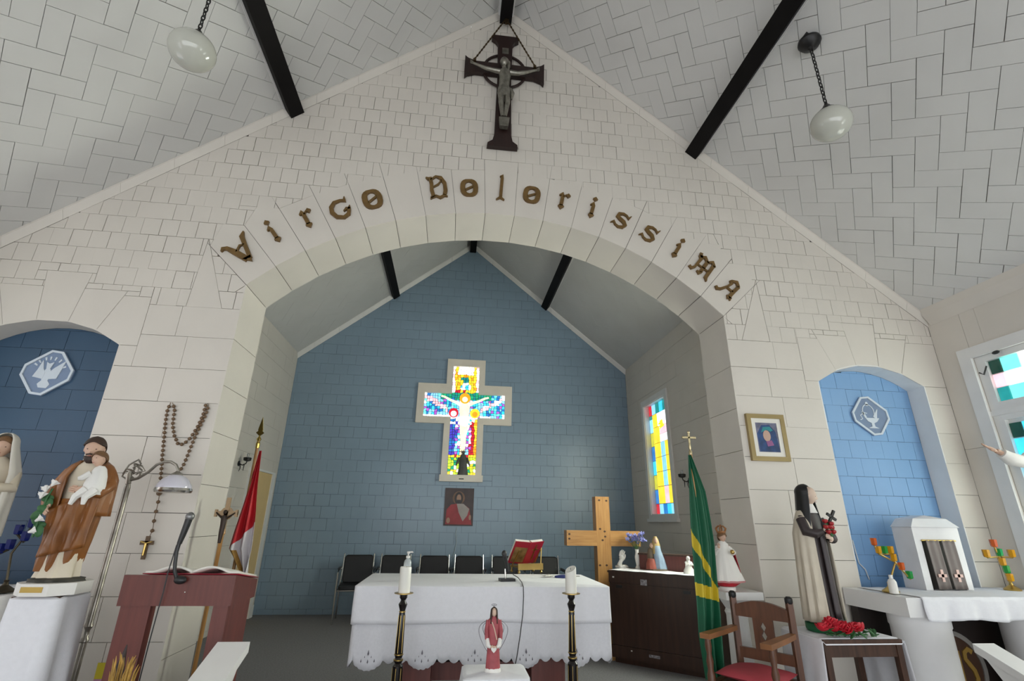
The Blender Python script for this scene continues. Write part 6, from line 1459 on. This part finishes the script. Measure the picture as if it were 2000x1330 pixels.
dm = [[(0, .655), (.018, .685), (.004, .71), (-.004, .71), (-.018, .685)], [(-.004, .7105), (.004, .7105), (.018, .735), (0, .765), (-.018, .735)]]
for p in subtract(rect(-.062, .062, .605, ZB-.135), dm): mb.prism(p, face_y, -.009, .009)
mb.build('back_splat', CHW, t, smooth=0)
mb = MB(); mb.box(-w_-.01, w_+.01, -.42, -.38, .40, .475); mb.box(-w_+.01, w_-.01, -.02, .02, .40, .475)
for sx in (-1, 1): mb.box(sx*w_-.015, sx*w_+.015, -.38, -.02, .40, .475)
mb.build('seat_frame', CHW, t, smooth=0)
mb = MB(); mb.box(-w_+.015, w_-.015, -.38, -.02, .455, .47); mb.build('seat_board', CHW, t, smooth=0)
t2 = MB()
def cush(sgn):
    def f(u, v):
        a, b = u*2-1, v*2-1; e = max(0, (1-abs(a)**3.))*max(0, (1-abs(b)**3.)); return (a*(w_+.005)*(1-.05*b*b), -.205+b*.19*(1-.05*a*a), .035+sgn*(.03*e**.6)+.006*math.sin(a*4+b*3)*e)
    return f
t2.sheet(cush(1), 18, 16); t2.sheet(cush(-1), 18, 16); o = t2.build('seat_cushion', mat('faded_red_cushion', (.46, .055, .075), .7, var=.1, scale=8), None, (AC.x, AC.y, .478), (0, 0, th)); tag(o, 'faded red cushion on the seat of the wooden armchair', 'cushion')
# ================================================================ WHITE HANDRAILS beside the sanctuary step
def handrail(label, x0, x1, yf, zf):
    t = thing('white_handrail', label, 'handrail', ((x0+x1)/2, yf, 0), 0, 'white handrails at the sanctuary step'); hw = (x1-x0)/2; L = 1.15; tn = math.tan(math.radians(21.5))
    mb = MB(); mb.add([(x, y, z) for x in (-hw, hw) for y, z in ((0, zf), (-L, zf-L*tn), (-L, zf-L*tn-.045), (0, zf-.045))], [(0, 1, 2, 3), (7, 6, 5, 4), (0, 4, 5, 1), (1, 5, 6, 2), (2, 6, 7, 3), (3, 7, 4, 0)]); mb.build('rail_board', TRIMW, t, smooth=0)
    mb = MB(); prof = [(-.05, zf-.05-.05*tn), (-.16, zf-.22), (-.20, zf-.35), (-.17, .0), (-.55, .0), (-.55, zf-.05-.55*tn)]
    mb.prism(prof, lambda a, b, d: (d, a, b), -hw+.01, hw-.015); mb.build('end_panel', TRIMW, t, smooth=0)
    mb = MB(); mb.box(-.03, .03, -L+.02, -L+.08, -.3+.15, zf-(L-.02)*tn-.045) ; mb.build('post', TRIMW, t, smooth=0)
    return t
handrail('sloping white wooden handrail in front of the lectern', -1.397, -1.244, -.78, .764); handrail('sloping white wooden handrail near the right side altar', 2.794, 2.937, -.755, .72)
# ================================================================ ON THE CONSOLE
CZ = OH+.0055
def oc(px, py): return at(px, py, Z=CZ)
p = oc(1208, 1108)
t = thing('praying_hands_ornament', 'white plaster praying hands ornament at the left end of the console', 'ornament', (p.x+.03, p.y-.03, CZ), math.radians(-20)); s = 1.
mb = MB(); mb.loft([(0, 0, 0, .075, .05, .06, 7, 0), (0, 0, .02, .07, .048, .08, 7, 1), (0, 0, .032, .045, .035, .05, 5, 0)], 26); mb.build('base', PLAST, t)
for sy in (-1, 1):
    mb = MB(); d = Vector((.35, 0, .94)); c = Vector((.0, sy*.012, .09)); mb.tube([(-.03, sy*.02, .02), (-.012, sy*.014, .06), (.0, sy*.012, .09)], [.026, .022, .018], 10)
    mb.ell((.005, sy*.013, .10), .030, .012, .036, 12, 8)
    for k, l in enumerate((.055, .065, .06, .048)): b = Vector((-.02+.015*k, sy*.01, .125)); mb.tube([b, b+Vector((.008, -sy*.003, l*.6)), b+Vector((.02, -sy*.006, l))], [.009, .008, .006], 7)
    mb.tube([(.03, sy*.012, .09), (.045, sy*.01, .12), (.046, sy*.006, .14)], [.01, .009, .007], 7); mb.build('hand', PLAST, t)
p = oc(1245, 1110); vz = at(1243, 1072, Y=p.y).z-CZ
t = thing('flower_vase', 'slim white vase of lilac artificial flowers on the console', 'vase', (p.x, p.y-.02, CZ))
mb = MB(); k = vz/.2; mb.lathe([(.0, 0), (.032, 0), (.026, .015), (.016, .03), (.026, .09), (.028, .12), (.016, .165), (.02, .195), (.026, .2), (.02, .198), (.012, .165)], 20); mb.v = [(a*k, b*k, c*k) for a, b, c in mb.v]; mb.build('vase_body', PLAST, t)
LIL = mat('lilac_petals', (.30, .32, .70), .6, var=.2, scale=30)
mb = MB()
for k in range(5): a = 2*math.pi*k/5; mb.ell((.011*math.cos(a), .011*math.sin(a), .003), .011, .007, .003, 8, 4, rot=Matrix.Rotation(a, 3, 'Z') @ Matrix.Rotation(-.5, 3, 'Y'))
fm_ = mb.mesh('blossom', LIL); random.seed(8); stems = MB()
for k in range(44):
    a = random.uniform(0, 6.28); r = random.uniform(.0, 1)**.6; q = Vector((.115*r*math.cos(a), .08*r*math.sin(a), vz+.035+.10*random.random()+.05*(r if math.cos(a) > 0 else r*.6)))
    o = obj('blossom', fm_, t, q, (random.uniform(-.9, .9), random.uniform(-.9, .9), a)); o.scale = [random.uniform(.95, 1.5)]*3
    if k % 2: stems.tube([(0, 0, vz*.9), (q.x*.4, q.y*.4, vz+.03), q], .0018, 5)
stems.build('stems', LEAF, t)['kind'] = 'stuff'
p = oc(1287, 1113); hz = at(1282, 1045, Y=p.y).z-CZ
t = thing('kneeling_couple_statue', 'small painted statue of a robed couple on the console', 'statue', (p.x-.04, p.y-.07, CZ+.001), math.radians(-15)); s = hz/.26
PB = mat('painted_pale_blue', (.28, .38, .50), .5, var=.1, scale=20); PR = mat('painted_terracotta', (.30, .07, .045), .5, var=.15, scale=20); PYL = mat('painted_ochre', (.50, .36, .14), .5, var=.15, scale=20); PGR = mat('painted_olive_brown', (.16, .12, .08), .5, var=.2, scale=20)
mb = MB(); mb.loft([(0, 0, 0, .08, .06, .05, 6, 0), (0, 0, .012, .076, .056, .06, 6, 0)], 24); S(mb).build('base', PGR, t)
mb = MB(); mb.loft([(.02, 0, .01, .055, .045, .08, 8, 0), (.015, 0, .08, .042, .036, .08, 8, 1), (.005, 0, .14, .032, .028, .04, 6, 1), (.0, 0, .18, .03, .024, 0, 5, 0), (.0, 0, .2, .014, .014, 0, 3, 0)], 30); S(mb).build('blue_robe', PB, t)
mb = MB(); mb.loft([(-.002, .006, .12, .036, .03, .05, 6, 0), (-.002, .004, .18, .034, .028, .03, 6, 0), (-.002, .002, .225, .024, .024, 0, 4, 0), (-.002, .002, .25, .012, .012, 0, 4, 0)], 26); S(mb).build('veil', PYL, t)
head(t, Vector((-.002, -.012, .196))*s, .045*s, (.2, 0, 0), eyes=False)
mb = MB(); mb.loft([(-.05, -.02, .01, .045, .036, .08, 7, 0), (-.052, -.02, .05, .036, .03, .05, 6, 1), (-.05, -.02, .085, .026, .022, 0, 5, 0)], 26); S(mb).build('red_robe', PR, t)
mb = MB(); mb.loft([(-.04, .012, .01, .04, .03, .08, 7, 0), (-.042, .012, .10, .032, .026, .05, 6, 1), (-.04, .012, .155, .026, .022, 0, 5, 0), (-.038, .012, .168, .012, .012, 0, 3, 0)], 26); S(mb).build('brown_robe', PGR, t)
head(t, Vector((-.038, .002, .16))*s, .042*s, (.2, 0, .3), eyes=False)
p = oc(1349, 1121)
t = thing('white_figurine', 'small white figurine on the console half hidden by the green flag', 'figurine', (p.x, p.y+.03, CZ)); s = 1.
mb = MB(); mb.loft([(0, 0, 0, .06, .045, .04, 6, 0), (0, 0, .03, .055, .04, .06, 7, 0), (0, 0, .06, .035, .03, .05, 6, 1), (0, 0, .11, .03, .025, 0, 5, 0), (0, 0, .13, .014, .014, 0, 3, 0)], 26); mb.ell((0, -.004, .145), .02, .02, .024, 12, 8)
for sx in (-1, 1): mb.tube([(sx*.028, 0, .11), (sx*.034, -.02, .085), (sx*.008, -.034, .09)], [.011, .01, .006], 8)
mb.build('body', PLAST, t)
# ================================================================ AT THE BOTTOM LEFT
q = at(240, 1330, Y=-1.0)
t = thing('wheat_vase', 'dark vase of golden wheat stalks before the lectern at the bottom edge', 'vase', (q.x-.01, -1.0, 0)); zt = at(243, 1288, Y=-1.0).z
mb = MB(); mb.lathe([(.0, 0), (.06, 0), (.075, .05), (.08, .2), (.05, .36), (.04, .40), (.048, .42), (.038, .41)], 22); mb.build('vase_body', DWOOD, t)
random.seed(4); STR = mat('golden_straw', (.52, .30, .06), .6, var=.25, scale=30); mb = MB()
for k in range(60):
    a = random.uniform(0, 6.28); r = random.uniform(.2, 1); tp = Vector((.055*r*math.cos(a), .05*r*math.sin(a), zt-.05+random.uniform(-.09, .05))); mb.tube([(.02*math.cos(a), .02*math.sin(a), .38), tp*.5+Vector((.01*math.cos(a), .01*math.sin(a), .2)), tp, tp+Vector((.01*math.cos(a), .0, .03))], [.0018, .0018, .004, .001], 5)
so_ = mb.build('wheat_stalks', STR, t); so_['kind'] = 'stuff'
q = at(220, 1330, Y=-.93); zt = at(226, 1262, Y=-.93).z
t = thing('dark_carving', 'dark pointed wooden carving beside the wheat vase', 'ornament', (q.x-.005, -.9, 0))
mb = MB(); mb.loft([(0, 0, 0, .05, .04, 0, 3, 0), (0, 0, .03, .05, .04, 0, 3, 0), (0, 0, .035, .02, .02, 0, 3, 0), (0, 0, zt-.25, .022, .018, .05, 4, 0), (-.004, 0, zt-.17, .03, .02, .08, 4, 0), (.004, 0, zt-.1, .022, .016, .08, 4, 1), (.012, 0, zt, .002, .002, 0, 3, 0)], 18); mb.build('carving_body', DWOOD, t)
a = at(196, 1295, Y=-.012); b = at(187, 1325, Y=-.012)
t = thing('wall_card', 'small yellow and pink card fixed low on the left pier', 'card', ((a.x+b.x)/2+.015, -.004, b.z-.06))
mb = MB(); mb.box(-.03, .03, -.002, 0, .055, a.z-b.z+.06); mb.build('yellow_part', mat('yellow_card', (.70, .58, .03), .6), t, smooth=0)
mb = MB(); mb.box(-.03, .03, -.002, 0, 0, .0545); mb.build('pink_part', mat('pink_card', (.62, .30, .45), .6), t, smooth=0)
